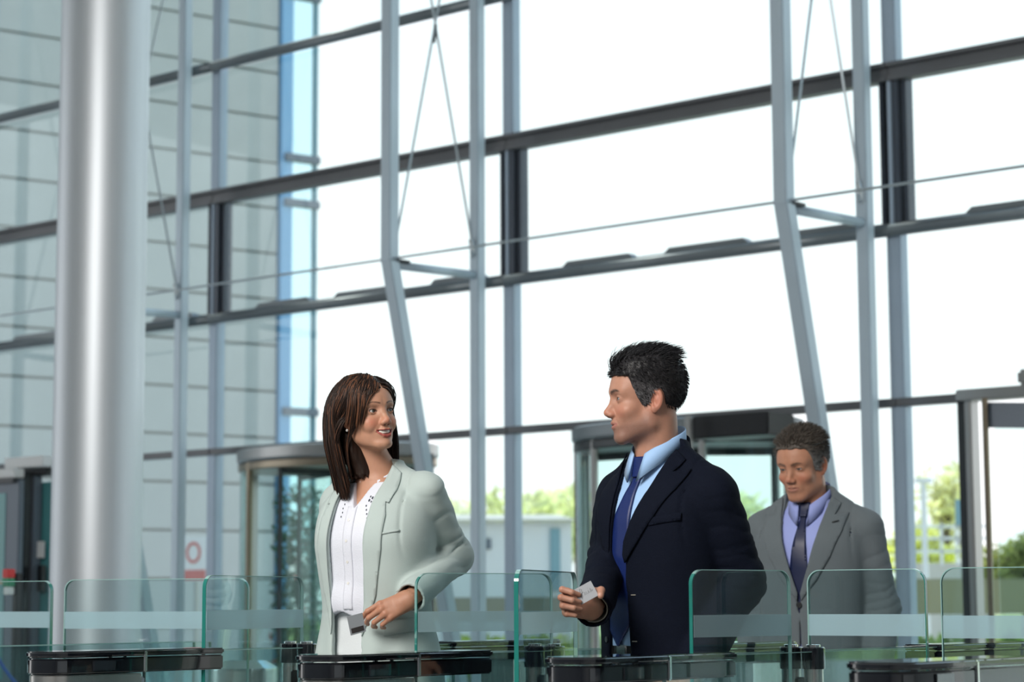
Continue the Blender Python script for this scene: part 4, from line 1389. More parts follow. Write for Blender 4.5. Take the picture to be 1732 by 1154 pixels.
def make_person(sp):
    """sp: dictionary with the build, pose and clothes of one figure"""
    root = empty('person', (sp['pos'].x, sp['pos'].y, 0), sp['yaw'], sp['label'], 'person')
    kk = sp.get('k', 1.0)
    root.scale = (kk, kk, kk); root.location.z = CAMH * (1 - kk); drop = CAMH * (1 - kk) / kk
    bpy.context.view_layer.update()
    TL = lambda w: to_local(root, w)
    fem = sp['fem']; P_ = sp['face']; hs = sp['hs']
    # ---------------- frames
    Rh = Euler((sp['hpitch'], sp['hroll'], sp['hyaw'] - sp['yaw']), 'XYZ').to_matrix()
    Rh = Matrix.Rotation(sp['hyaw'] - sp['yaw'], 3, 'Z') @ Matrix.Rotation(sp['hpitch'], 3, 'X') @ Matrix.Rotation(sp['hroll'], 3, 'Y')
    ho = np.array(TL(sp['head']))
    Rn = np.array(Rh)
    hf0 = head_sdf(P_, fem)
    hf = lambda q: hf0((q - ho) @ Rn / hs) * hs
    H4 = Matrix.Translation(Vector(ho)) @ Rh.to_4x4() @ Matrix.Scale(hs, 4)
    hp = lambda v: np.array(H4 @ Vector(v))
    arms = {}
    for s in (1, -1):
        A = sp['arm'][s]
        arms[s] = [np.array(TL(w)) if hasattr(w, 'y') else np.array(w, float) for w in A]
    ns = sp['neck']     # base of the neck in body space
    nr = sp['nr']
    skin_torso = sp['torso']
    def neckf(q):
        d = cap(q, hp((0, .030, -.055)), np.array(ns), nr, nr * 1.08)
        d = smin(d, cap(q, np.array(ns) + (0, .008, .01), np.array(ns) + (0, .005, -.08), nr * 1.02, nr * (1.7 if fem else .95)), .05 if fem else .02)
        if fem:
            pass
        return d
    trs = smooth_secs(skin_torso)
    bodyt = lambda q: loft(q, trs)
    hands = {}
    for s in (1, -1):
        hd = sp['hand'][s]
        yd, zd = hd['y'], hd['z']
        inv = root.matrix_world.to_3x3().inverted()
        Rm, o = hand_frame(arms[s][2], inv @ Vector(yd), inv @ Vector(zd))
        if hd['mirror']: Rm = Rm @ np.diag((-1., 1., 1.))
        parts = hand_parts(hd['curl'], hd['spread'], hd['thumb'], hd['s'])
        fa = Rm.T @ (arms[s][1] - arms[s][2]); f0 = hand_sdf(parts, hd['s'], fa / np.linalg.norm(fa))
        hands[s] = (Rm, o, parts, f0, hd)
    def handf(s):
        Rm, o, parts, f0, hd = hands[s]
        return lambda q: f0((q - o) @ Rm)
    skin = sp['skin']
    # fine blocks
    z0 = sp['necklow']
    hb = lambda q: smin(smin(hf(q), neckf(q), .022 * hs), bodyt(q), .03)
    lo = ho + np.array((-.135, -.135, z0 - ho[2])); hi = ho + np.array((.135, .135, .14))
    v1, f1 = surf(hb, lo, hi, sp['hh'])
    c1 = head_paint((v1 - ho) @ Rn / hs, skin, P_)
    V, F, C = [v1], [f1], [c1]
    b = len(v1)
    for s in (1, -1):
        Rm, o, parts, f0, hd = hands[s]
        ctr = o + Rm @ np.array((0, .06, 0))
        r_ = .125
        v2, f2 = surf(handf(s), ctr - r_, ctr + r_, .0016 if hd.get('fine', True) else .0032)
        c2 = np.tile(np.array(skin) * np.array(hd.get('tone', (1, 1, 1))), (len(v2), 1))
        q2 = (v2 - o) @ Rm
        # knuckles a little redder
        for k in range(4):
            for j in (0, 1):
                m = np.exp(-(nrm(q2 - np.array(parts[k][0][j])) / .012) ** 2)[:, None] * .35
                c2 = c2 * (1 - m) + np.array(skin) * np.array((1.0, .72, .66)) * m
        c2 = paint_nails(q2, c2, parts, hd['s'])
        V.append(v2); F.append(f2 + b); C.append(c2); b += len(v2)
    # rest of the body under the clothes
    leg = {s: [sp['legs'][s][0], sp['legs'][s][1], (sp['legs'][s][2][0], sp['legs'][s][2][1], sp['legs'][s][2][2] - drop)] for s in (1, -1)}
    def under(q):
        d = bodyt(q) 
        for s in (1, -1):
            a = arms[s]
            d = smin(d, chain(q, [a[0], a[1], a[2]], [.045, .038, .026], .01), .03)
            d = smin(d, chain(q, leg[s], [.075, .052, .038], .02), .03)
            ft = np.array(leg[s][2])
            d = smin(d, cap(q, ft + (0, 0, -.03), ft + (0, -.13, -.045), .035, .028), .02)
        return d
    v3, f3 = surf(under, (-.6, -.5, -.08), (.6, .5, z0 + .02), .012)
    keep = np.ones(len(f3), bool)
    V.append(v3); F.append(f3 + b); C.append(np.tile(np.array(skin), (len(v3), 1)))
    body = mesh_obj('body', np.concatenate(V), np.concatenate(F), M['skin'], root, True, cols=np.concatenate(C))
    # eyes
    for s in (1, -1):
        e = eye_part(root, H4, s * .0315, sp['gaze'], sp['iris'])
    if P_.get('smile'):
        tv, tf = surf(lambda q: smax(smax(ell(q, (0, -.060, -.066), (.026, .0255, .03)), box_(q, (0, -.08, -.0665), (.03, .03, .0055)), .001), -np.abs(np.abs(q[:, 0] % .0072 - .0036)) + .0001 + .0 * q[:, 2], .0001) if False else
                      smax(ell(q, (0, -.060, -.066), (.026, .0255, .03)), box_(q, (0, -.08, -.0662), (.03, .03, .0055)), .001) + .00035 * (np.cos(q[:, 0] * 2 * math.pi / .0075) > .93), (-.03, -.1, -.08), (.03, -.04, -.05), .001)
        tv = np.array([H4 @ Vector(v) for v in tv])
        mesh_obj('teeth', tv, tf, M['teeth'], root, True)
    return dict(root=root, hf=hf, hb=hb, ho=ho, Rn=Rn, H4=H4, hs=hs, arms=arms, hands=hands, bodyt=bodyt, leg=leg, drop=drop, TL=TL, sp=sp)

def sleeve_sdf(a, rs, seed, amp=.0030, crease=.0045, ext=.0):
    """upper arm - elbow - cuff; open at the cuff"""
    sh, el, wr = a
    dw = (wr - el) / np.linalg.norm(wr - el)
    end = wr - dw * (.012 - ext)
    def f(q):
        d = chain(q, [sh, el, end + dw * .02], rs, .03)
        # creases round the elbow and along the forearm
        t = nrm(q - el)
        w = np.exp(-(t / .10) ** 2)
        ax = (el - sh) / np.linalg.norm(el - sh)
        ph = ((q - el) @ (ax * .75 + dw * .25)) * 2 * math.pi / .062 + 2.4 * wav(q, 6, seed)
        d += crease * w * (1.5 * (1 - np.abs(np.sin(ph))) ** 2 - .5)
        w2 = np.exp(-(((q - sh) @ ax - .10) / .10) ** 2)
        ph = ((q - sh) @ (ax * .8 + dw * .35)) * 2 * math.pi / .11 + 2.6 * wav(q, 5, seed + 4)
        d += crease * .55 * w2 * (1.4 * (1 - np.abs(np.sin(ph))) ** 2 - .4)
        d += amp * wav(q, 9, seed + 1)
        return d
    def cut(q): return (q - end) @ dw - .004
    def hollow(q): return cap(q, end - dw * .07, end + dw * .05, rs[2] - .010, rs[2] - .006)
    return f, cut, hollow

def make_jacket(pp, secs, rs, xl, xr, zb, m, h=.004, hem=None, seed=1, amp=.003, shoulder=None, extra=None, inner=None, trap=None, ext={}, crease=.0045):
    root = pp['root']; arms = pp['arms']
    S = smooth_secs(secs)
    sl = {s: sleeve_sdf(arms[s], rs, seed + 10 * s + 20, amp, crease=crease, ext=ext.get(s, 0)) for s in (1, -1)}
    XL, XR = np.array(xl), np.array(xr)
    def outer(q):
        d = loft(q, S)
        if shoulder:
            for s in (1, -1):
                w = shoulder[s]
                d = smin(d, cap(q, w[0], w[1], w[2], w[3]), .03)
                if trap: d = smin(d, cap(q, np.array(trap[0]) * (s, 1, 1), np.array(trap[1]) * (s, 1, 1), trap[2]), .02)
        return d
    def torso(q):
        d = outer(q)
        d += amp * 1.2 * wav(q * np.array((1, 1, .45)), 6, seed + 3) * np.clip((1.45 - q[:, 2]) * 5, 0, 1)
        if extra is not None: d += extra(q)
        return d
    def whole(q):
        z = q[:, 2]
        a = np.interp(z, XL[:, 0], XL[:, 1]); b = np.interp(z, XR[:, 0], XR[:, 1])
        op = np.maximum(np.maximum(a - q[:, 0], q[:, 0] - b), q[:, 1] - .0)
        op = np.maximum(op, zb - z)
        inn = inner(q)
        d = np.maximum(smax(torso(q), -op, .003), -inn)          # open front
        for s in (1, -1):
            f, cut, hol = sl[s]
            e = np.maximum(np.maximum(f(q), cut(q)), -hol(q))
            d = smin(d, e, .022)
            d = np.maximum(d, -hol(q))
        for s in (1, -1):        # armhole seam
            d += .0028 * np.exp(-((q[:, 0] * s - abs(arms[s][0][0]) + .030 - .10 * (1.45 - z)) / .0045) ** 2) * np.clip((z - 1.26) * 12, 0, 1)
        d = np.where(z > 1.22, np.maximum(d, -inn), d)
        d = np.maximum(d, hem - z)
        return d
    allp = np.concatenate([np.array(arms[1]), np.array(arms[-1]), [[0, -.2, hem], [0, .2, secs[-1][0]], [.24, 0, 1.3], [-.24, 0, 1.3]]])
    lo = allp.min(0) - .09; hi = allp.max(0) + .09
    hi[2] = secs[-1][0] + .03
    lo[2] = min(hem - .02, lo[2])
    V, F = surf(whole, lo, hi, h)
    o = mesh_obj('jacket', V, F, m, root, True)
    return o, torso, outer

def make_legs(pp, m, waist, hemz, name='trousers', r=(.098, .068, .055), secs=None):
    leg = pp['leg']
    S = smooth_secs(secs)
    hemz -= pp['drop']
    def f(q):
        d = loft(q, S)
        for s in (1, -1):
            d = smin(d, chain(q, leg[s], r, .02), .03)
        d += .002 * wav(q, 7, 5)
        d = np.maximum(d, q[:, 2] - waist); d = np.maximum(d, hemz - q[:, 2])
        return d
    return solid(name, f, (-.3, -.3, hemz - .02), (.3, .35, waist + .02), .008, m, pp['root'])
def make_shoes(pp, m, heel=0.0):
    for s in (1, -1):
        a = np.array(pp['leg'][s][2]); dz = pp['drop']
        def f(q):
            q = q + np.array((0, 0, dz))
            d = cap(q, (a[0], a[1] + .02, .045 + heel), (a[0] + s * .012, a[1] - .16, .032), .040, .030)
            d = smin(d, cap(q, (a[0], a[1] + .02, .06 + heel), (a[0], a[1] + .01, .09 + heel), .036, .036), .02)
            if heel: d = smin(d, cap(q, (a[0], a[1] + .045, .01), (a[0], a[1] + .035, .05 + heel), .009, .022), .01)
            return np.maximum(d, .002 - q[:, 2])
        solid('shoe', f, (a[0] - .08, a[1] - .22, -.01 - dz), (a[0] + .08, a[1] + .1, .2 - dz), .005, m, pp['root'])

def scalp_points(pp, n, cond, seed=3):
    """points on the head where cond (in head space) holds"""
    r = np.random.default_rng(seed)
    f = pp['hf']; ho, Rn, hs = pp['ho'], pp['Rn'], pp['hs']
    out = []
    tot = 0
    while tot < n:
        d = r.normal(size=(n * 3, 3)); d /= nrm(d)[:, None]
        p = ho + (np.array((0, .018, .03)) * hs) @ Rn.T + d * .14 * hs
        for _ in range(14):
            p = p - d * f(p)[:, None]
        q = (p - ho) @ Rn / hs
        k = cond(q)
        out.append(p[k]); tot += k.sum()
    return np.concatenate(out)[:n]
MALE_LINE = ([-.12, -.082, -.066, -.052, -.042, -.030, -.018, -.008, .001, .012, .028, .040, .050, .065, .12],
             [.066, .064, .061, .058, .026, .000, -.018, -.024, -.012, .020, .026, .012, -.030, -.070, -.080])
def male_cond(line, dz=0.0):
    return lambda q: (q[:, 2] > np.interp(q[:, 1], *line) + dz)
def hair_cap(pp, line, thick, m, col, h=.0024, seed=4, amp=.0016, colf=None):
    f0 = pp['hf']; ho, Rn, hs = pp['ho'], pp['Rn'], pp['hs']
    skull = lambda q: smin(ell(q, (0, .018, .036), (.074, .096, .080)), ell(q, (0, -.040, .030), (.060, .046, .052)), .03)
    def f(p):
        q = (p - ho) @ Rn / hs
        t = thick(q)
        d = np.minimum(f0(p) / hs, 9) - t
        # leave the ears free
        d = np.where(np.abs(q[:, 0]) > .0765, np.maximum(d, skull(q) - t), d)
        reg = (np.interp(q[:, 1], *line) - q[:, 2]) * .8
        d = smax(d, reg, .004)
        d += amp * wav(q * np.array((1, .5, 1)), 70, seed) + amp * .7 * wav(q, 130, seed + 1)
        return d * hs
    V, F = surf(f, ho - .17, ho + .17, h)
    q = (V - ho) @ Rn / hs
    c = np.array(col)[None] * (1 + .25 * wav(q * np.array((1, .4, 1)), 200, 9))[:, None]
    if colf is not None: c = colf(q, c)
    return V, F, np.clip(c, .001, 1)
def over_cap(pp, thick):
    f0 = pp['hf']; ho, Rn, hs = pp['ho'], pp['Rn'], pp['hs']
    return lambda p: f0(p) - thick((p - ho) @ Rn / hs) * hs
# ------------------------------------------------------------------ the man in the dark navy suit
YAW1 = math.radians(-48)
D1 = 5.50
K1 = D1 / 5.75
def P1_(x, y, d): return P(x, y, d * K1)
def facing(y): return Vector((math.sin(y), -math.cos(y), 0))
pos1 = Pz(1130, 0, D1)
legs_m = {1: [(.085, .0, .92), (.095, -.01, .50), (.10, .02, .085)], -1: [(-.085, 0, .92), (-.09, -.14, .50), (-.09, -.10, .085)]}
hd1 = dict(
    y=(-.80, -.35, -.50), z=(-.30, -.05, -.95))
sp1 = dict(pos=pos1, k=K1, yaw=YAW1, fem=False, hs=1.0, label='man in a dark navy suit, pale blue shirt and royal blue tie, seen in profile',
    head=P1_(1089, 676, 5.72), hyaw=math.radians(-82), hpitch=math.radians(2), hroll=0,
    face=dict(lip=(.36, .14, .12), lipk=.7, brow=(.012, .009, .009), browk=1.0, broww=.0062, stubble=.8, nose=1.2),
    skin=(.46, .235, .160), gaze=(0, -1, .02), iris=(.10, .13, .14),
    neck=(0, -.012, 1.50), nr=.057, necklow=1.42, hh=.0018,
    torso=[(.86, .15, .10), (1.0, .145, .10), (1.12, .14, .10), (1.28, .158, .11), (1.40, .16, .095), (1.46, .10, .065), (1.50, .05, .045)],
    legs=legs_m,
    arm={1: [(.182, .01, 1.428), P1_(1256, 985, 5.66), P1_(1178, 1134, 5.57)],
         -1: [(-.156, .0, 1.428), P1_(1034, 934, 5.88), P1_(1004, 1029, 5.50)]},
    hand={1: dict(y=(-.85, -.15, -.50), z=(.2, -.8, .5), mirror=False, s=1.0, fine=False,
                  curl=[(.5, .6, .4)] * 4, spread=(.08, .02, -.04, -.1), thumb=[(.022, .02, -.006), (.042, .050, -.016), (.048, .078, -.024), (.046, .100, -.030)]),
          -1: dict(y=(-.86, -.42, .18), z=(-.40, .88, .10), mirror=True, s=1.0,
                   curl=[(.85, 1.55, .75), (1.0, 1.45, .75), (1.1, 1.4, .8), (1.2, 1.4, .9)], spread=(.10, .03, -.03, -.10),
                   thumb=[(.022, .012, -.010), (.040, .022, -.032), (.048, .022, -.062), (.034, .030, -.082)])})
A = make_person(sp1)
r1 = A['root']
jsec = [(.78, .200, .140, .01), (.95, .188, .136, .005), (1.08, .178, .134, 0), (1.25, .196, .142, 0), (1.36, .204, .142, 0), (1.42, .196, .128, .003), (1.465, .158, .105, .004), (1.50, .115, .090, .002), (1.54, .088, .078, -.002), (1.575, .078, .070, -.004)]
ssec = [(a, b - .013, c - .013, d) for a, b, c, d in jsec[:-1]]
SS = smooth_secs(ssec)
shirt1 = lambda q: loft(q, SS) + .0015 * wav(q, 10, 4)
xr1 = [(.78, .050), (1.0, .012), (1.20, .000), (1.30, .002), (1.38, .035), (1.45, .066), (1.50, .080), (1.56, .090)]
xl1 = [(.78, -.120), (1.0, -.082), (1.20, -.060), (1.30, -.052), (1.38, -.048), (1.45, -.056), (1.50, -.072), (1.56, -.085)]
shl1 = {s: ((s * .10, .012, 1.475), (s * .165, .008, 1.440), .045, .050) for s in (1, -1)}
j1, jt1, jo1 = make_jacket(A, jsec, [.066, .056, .048], xl1, xr1, .70, M['navy'], .0042, hem=.80, seed=11, shoulder=shl1, trap=((.045, .004, 1.548), (.165, .008, 1.468), .036), inner=lambda q: loft(q, SS) - .001, ext={-1: .022})
solid('shirt', lambda q: np.maximum(np.maximum(shirt1(q), .99 - q[:, 2]), -(cap(q, (0, -.03, 1.54), (0, -.03, 1.7), .055))), (-.22, -.17, .97), (.22, .17, 1.56), .005, M['blueshirt'], r1)
make_legs(A, M['navy'], 1.03, .07, secs=[(.85, .165, .125, .01), (.95, .158, .12, .005), (1.03, .15, .115, 0)])
make_shoes(A, M['leather'])
# belt with buckle
bt = MB()
v = []
N = 48
for i in range(N):
    a = 2 * math.pi * i / N
    for dz in (-.016, .016):
        for rr in (.0, .004):
            k = (abs(math.cos(a)) ** 2.3 + abs(math.sin(a)) ** 2.3) ** (-1 / 2.3)
            v.append(((.156 + rr) * k * math.cos(a), (.121 + rr) * k * math.sin(a), 1.018 + dz))
f = []
for i in range(N):
    a, b = i * 4, ((i + 1) % N) * 4
    f += [(a + 1, b + 1, b + 3, a + 3), (a, a + 2, b + 2, b), (a + 2, a + 3, b + 3, b + 2), (a, b, b + 1, a + 1)]
mesh_obj('belt', v, f, M['leather'], r1)
MB().box((-.028, -.127, 1.018), (.038, .006, .036), .003).obj('belt_buckle', M['chrome'], r1)
# lapels
lapL = [(.090, 1.548), (.122, 1.520), (.106, 1.488), (.146, 1.494), (.138, 1.44), (.100, 1.37), (.052, 1.305), (.006, 1.250), (-.001, 1.27), (.004, 1.305), (.036, 1.375), (.064, 1.44), (.078, 1.495)]
lapR = [(-.084, 1.548), (-.118, 1.520), (-.104, 1.488), (-.140, 1.492), (-.134, 1.44), (-.112, 1.37), (-.086, 1.30), (-.062, 1.245), (-.056, 1.27), (-.053, 1.31), (-.050, 1.38), (-.057, 1.44), (-.070, 1.495)]
roll = lambda xs: (lambda p: .004 + .0)
sheet('lapel', lapL, jo1, M['navy'], r1, .0055, .004, .009)
sheet('lapel', lapR, jo1, M['navy'], r1, .0055, .004, .009)
sheet('breast_pocket', [(.085, 1.345), (.165, 1.358), (.165, 1.378), (.085, 1.365)], jt1, M['navy'], r1, .003, .003, .008)
for z in (1.165, 1.045):
    sheet('buttonhole', [(.020, z), (.036, z), (.036, z + .0025), (.020, z + .0025)], jt1, M['lining'], r1, .002, .002, .004)
for z in (1.17, 1.05):
    bx, bz = -.086, z
    V, F = drape([(bx + .008 * math.cos(t), bz + .008 * math.sin(t)) for t in np.linspace(0, 2 * math.pi, 14, endpoint=False)], jt1, .004, .003, .004)
    mesh_obj('button', V, F, M['button'], r1)
# collars
ncy = lambda z: .002 - (1.61 - z) * .26
zt1 = lambda t: 1.622 - .082 * t ** 1.5
collar_band('shirt_collar', r1, M['blueshirt'], ncy, .064, zt1, lambda t: .044 + .034 * t ** 3, 163, .009, tip=-.10)
collar_band('jacket_collar', r1, M['navy'], lambda z: ncy(z) + .003, .078, lambda t: 1.600 - .075 * t ** 1.5, lambda t: .058, 112, .016, th=.004)
# tie
tie = [(-.016, 1.512), (.016, 1.512), (.011, 1.468), (.012, 1.38), (.008, 1.25), (.006, 1.12), (.004, 1.085), (-.040, 1.030), (-.082, 1.085), (-.078, 1.12), (-.062, 1.25), (-.042, 1.38), (-.018, 1.468)]
V, F = drape(tie, shirt1, .006, .004, .008, lift=lambda p: .006 * np.clip((1.3 - p[:, 2]) * 4, 0, 1))
mesh_obj('tie', V, F, M['bluetie'], r1, True)
V, F = drape([(-.027, 1.532), (.025, 1.532), (.015, 1.478), (-.016, 1.478)], shirt1, .013, .012, .006)
mesh_obj('tie_knot', V, F, M['bluetie'], r1, True)
# shirt cuff and sleeve lining at the raised hand, watch-free
for s in (1, -1):
    sh_, el_, wr_ = A['arms'][s]
    dw = (wr_ - el_) / np.linalg.norm(wr_ - el_)
    if s == -1:
        f = lambda q: np.maximum(np.maximum(np.abs(cap(q, wr_ - dw * .1, wr_ + dw * .05, .036)) - .0018, (q - wr_) @ dw - .006), -((q - wr_) @ dw + .06))
        solid('shirt_cuff', f, wr_ - .1, wr_ + .06, .0025, M['lining'], r1)
# card
def card(root, c, ux, uy, size, label, mark):
    """plastic card: c centre, ux and uy its edge directions (world)"""
    ux, uy = Vector(ux).normalized(), Vector(uy)
    uy = (uy - ux * uy.dot(ux)).normalized(); n = ux.cross(uy)
    o = MB().box((0, 0, 0), (size[0], size[1], .0012), .0003).obj('access_card', M['card_white'], None)
    o.matrix_world = Matrix.Translation(c) @ Matrix((ux, uy, n)).transposed().to_4x4()
    tag(o, label, 'card')
    if mark == 'photo':
        MB().box((0, -size[1] * .28, .0009), (size[0] * .8, size[1] * .26, .0004)).obj('printed_strip', M['card_dark'], o)
    else:
        # handwriting-like signature strokes
        sg = MB()
        for k, st in enumerate(([(-.30, -.25), (-.27, .1), (-.20, .38), (-.12, .30), (-.20, .05), (-.26, -.2)], [(-.26, .06), (-.1, .12)], [(-.1, -.12), (-.05, .08), (-.02, -.1), (.03, .06), (.06, -.1)],
                                [(.12, -.1), (.15, .08), (.17, -.08)], [(.17, .2), (.18, .22)], [(.24, -.1), (.28, .14), (.31, -.08), (.38, .0)])):
            sg.tube([(x * size[0], y * size[1], .0010) for x, y in st], .00035, 5)
        sg.obj('signature', M['card_dark'], o)
    return o
card(None, P1_(991, 1003, 5.425), (.88, 0, .47), (-.15, .1, .98), (.048, .040), 'small grey card with a signature held by the man in the navy suit', 'sign')
# hair: dark cap, greying sides and a swept-up quiff
colh = (.016, .015, .017)
def thick1(q):
    return .0035 + .019 * np.clip((q[:, 2] - .035) / .06, 0, 1) * (1 - .65 * np.clip((-q[:, 1] - .045) / .04, 0, 1)) - .006 * np.clip((q[:, 1] - .04) / .04, 0, 1) * np.clip((q[:, 2] - .04) / .04, 0, 1)
def grey1(q, c):
    m = np.clip(1 - np.abs(q[:, 2] - .012) / .045, 0, 1) * np.clip((.045 - q[:, 1]) / .05, 0, 1) * np.clip(.5 + wav(q * np.array((1, .5, 1)), 180, 2), 0, 1)
    return c * (1 - m[:, None] * .9) + np.array((.13, .125, .13)) * m[:, None] * .9
HV = [hair_cap(A, MALE_LINE, thick1, M['hair'], colh, colf=grey1)]
Rn1, ho1 = A['Rn'], A['ho']
W = lambda v: np.asarray(v) @ Rn1.T
def qh(p): return (p - ho1) @ Rn1
# top: up and back, front highest
rt = scalp_points(A, 2600, lambda q: (q[:, 2] > .070 + .25 * np.abs(q[:, 0])) & (q[:, 1] < .06), 5)
q = qh(rt)
fr = np.clip((.05 - q[:, 1]) / .13, 0, 1)
dl = np.stack([q[:, 0] * 2.0, -1.25 * fr ** 1.5 + .35 * (1 - fr), .75 + .15 * fr], -1)
HV.append(strands(rt + W((0, 0, 0)), dl @ Rn1.T, .052 + .018 * np.random.default_rng(2).random(len(rt)), 7, .0012, lambda p, t: W((0, .34, .06 - .16 * t)), None, 0, .12, col0=(.014, .014, .017), hi=((.035, .035, .04), .15), seed=8))
# sides and back: short hairs lying back and down
rs_ = scalp_points(A, 4200, lambda q: (q[:, 2] > np.interp(q[:, 1], *MALE_LINE) + .002) & (q[:, 2] < .115), 6)
q = qh(rs_)
def cf(roots, c, r):
    qq = qh(roots)
    m = np.clip(1 - np.abs(qq[:, 2] - .010) / .05, 0, 1) * np.clip((.05 - qq[:, 1]) / .05, 0, 1) * r.random(len(qq))
    return c * (1 - m[:, None]) + np.array((.22, .21, .22)) * m[:, None]
fc = over_cap(A, thick1)
dl = np.stack([q[:, 0] * .6, np.where(q[:, 1] > .05, .15, .75), np.where(q[:, 1] > .05, -1.0, -.45) + 4 * np.clip(q[:, 2] - .04, 0, .06)], -1)
HV.append(strands(rs_, dl @ Rn1.T, .015, 4, .0011, lambda p, t: W((0, .1, -.2)), fc, -.0008, .12, col0=colh, seed=9, cols_fn=cf))
V = np.concatenate([h[0] for h in HV]); Cc = np.concatenate([h[2] for h in HV])
F = []; b = 0
for h in HV: F += (np.asarray(h[1]) + b).tolist(); b += len(h[0])
mesh_obj('hair', V, F, M['hair'], r1, True, cols=Cc)
# ------------------------------------------------------------------ the woman in the pale jacket
YAW2 = math.radians(-28)
D2 = 5.95
K2 = D2 / 6.25
def P2_(x, y, d): return P(x, y, d * K2)
pos2 = Pz(637, 0, D2)
sp2 = dict(pos=pos2, k=K2, yaw=YAW2, fem=True, hs=.95, label='woman with long brown hair in a pale grey-green jacket and white blouse',
    head=P2_(622, 701, 6.20), hyaw=math.radians(37), hpitch=math.radians(-5), hroll=math.radians(-6),
    face=dict(fem=1, smile=1, lip=(.36, .07, .06), lipk=.9, brow=(.03, .015, .01), broww=.0030, browk=1.0, nose=.7),
    skin=(.52, .27, .175), gaze=(.25, -1, .02), iris=(.08, .09, .08),
    neck=(0, .010, 1.50), nr=.046, necklow=1.36, hh=.0017,
    torso=[(.86, .15, .10), (1.0, .15, .10), (1.12, .115, .085), (1.28, .125, .10, -.01), (1.40, .135, .088, -.005), (1.455, .12, .070, .0), (1.50, .065, .05, .005)],
    legs={1: [(.085, .0, .98), (.085, -.06, .56), (.085, -.04, .15)], -1: [(-.085, 0, .98), (-.08, .03, .56), (-.08, .06, .15)]},
    arm={1: [(.158, .005, 1.468), P2_(768, 942, 6.33), P2_(692, 1014, 6.04)],
         -1: [(-.150, .02, 1.440), (-.185, .10, 1.18), (-.150, .13, .96)]},
    hand={1: dict(y=(-.87, -.20, -.42), z=(-.12, -.95, .26), mirror=False, s=.93, tone=(.9, .86, .84),
                  curl=[(.35, .70, .35), (.50, .80, .45), (.60, .85, .5), (.65, .85, .5)], spread=(.02, .0, -.03, -.05),
                  thumb=[(.020, .015, -.010), (.030, .045, -.030), (.028, .075, -.042), (.024, .100, -.050)]),
          -1: dict(y=(0, 0, -1), z=(-1, 0, 0), mirror=True, s=.93, fine=False,
                   curl=[(.3, .4, .3)] * 4, spread=(.08, .02, -.04, -.1), thumb=[(.022, .02, -.006), (.042, .050, -.016), (.048, .078, -.024), (.046, .100, -.030)])})
B = make_person(sp2)
r2 = B['root']
jsec2 = [(.84, .212, .150, .0), (.98, .196, .142, 0), (1.12, .166, .124, -.004), (1.24, .168, .132, -.012), (1.33, .180, .140, -.014), (1.41, .178, .122, -.006), (1.46, .150, .098, .0), (1.495, .108, .078, .006), (1.53, .080, .064, .012), (1.56, .068, .058, .014)]
bsec2 = [(z, a - .016, b - .014, c) for z, a, b, c in jsec2[:-2]]
bsec2[0] = (.84, .185, .128, 0); bsec2[1] = (.98, .172, .122, 0); bsec2[2] = (1.12, .148, .112, -.006)
BS = smooth_secs(bsec2)
xr2 = [(.84, .075), (.98, .030), (1.06, .022), (1.12, .028), (1.25, .040), (1.36, .044), (1.45, .052), (1.50, .062), (1.56, .066)]
xl2 = [(.84, -.085), (.98, -.068), (1.12, -.078), (1.25, -.082), (1.36, -.080), (1.44, -.076), (1.50, -.070), (1.56, -.068)]
shl2 = {1: ((.08, .008, 1.478), (.140, .006, 1.474), .036, .040), -1: ((-.08, .008, 1.472), (-.138, .012, 1.444), .036, .040)}
def fold2(q):
    # soft vertical drape of the open front and the waist pull
    return .0035 * np.sin(q[:, 0] * 90 + 3 * q[:, 2] + 2) * np.clip((1.15 - q[:, 2]) * 4, 0, 1) * np.clip(-q[:, 1] * 12, 0, 1)
j2, jt2, jo2 = make_jacket(B, jsec2, [.056, .050, .044], xl2, xr2, .60, M['mint'], .0040, hem=.865, seed=31, amp=.0036, crease=.008, shoulder=shl2, extra=fold2,
                           inner=lambda q: loft(q, BS) - .002, trap=((.040, .010, 1.530), (.130, .010, 1.490), .030))
# blouse with an open stand collar
def blouse(q):
    d = loft(q, BS)
    d += .003 * wav(q * np.array((1, 1, .35)), 9, 8)
    d = smin(d, ell(q, (-.035, -.085, 1.155), (.075, .045, .050)), .03)
    d += .0022 * np.exp(-((q[:, 0] + .018) / .004) ** 2) * -1 * (q[:, 1] < 0)
    vx = -.014
    z = q[:, 2]
    op = np.maximum(np.abs(q[:, 0] - vx - .05 * np.clip(z - 1.42, 0, .1)) - np.interp(z, [1.40, 1.44, 1.50, 1.56], [-.01, .012, .036, .060]), q[:, 1] + .0)
    d = smax(d, -op, .002)
    d = np.maximum(d, -(cap(q, (0, -.01, 1.50), (0, 0, 1.7), .052)))
    return np.maximum(d, 1.105 - .02 * np.sin(q[:, 0] * 30) - z)
solid('blouse', blouse, (-.2, -.19, 1.06), (.2, .16, 1.56), .0038, M['blouse'], r2)
bcy = lambda z: .004 - (1.56 - z) * .10
collar_band('blouse_collar', r2, M['blouse'], bcy, .053, lambda t: 1.560 - .058 * t ** 1.4, lambda t: .034 + .012 * t, 150, .006, tip=.02)
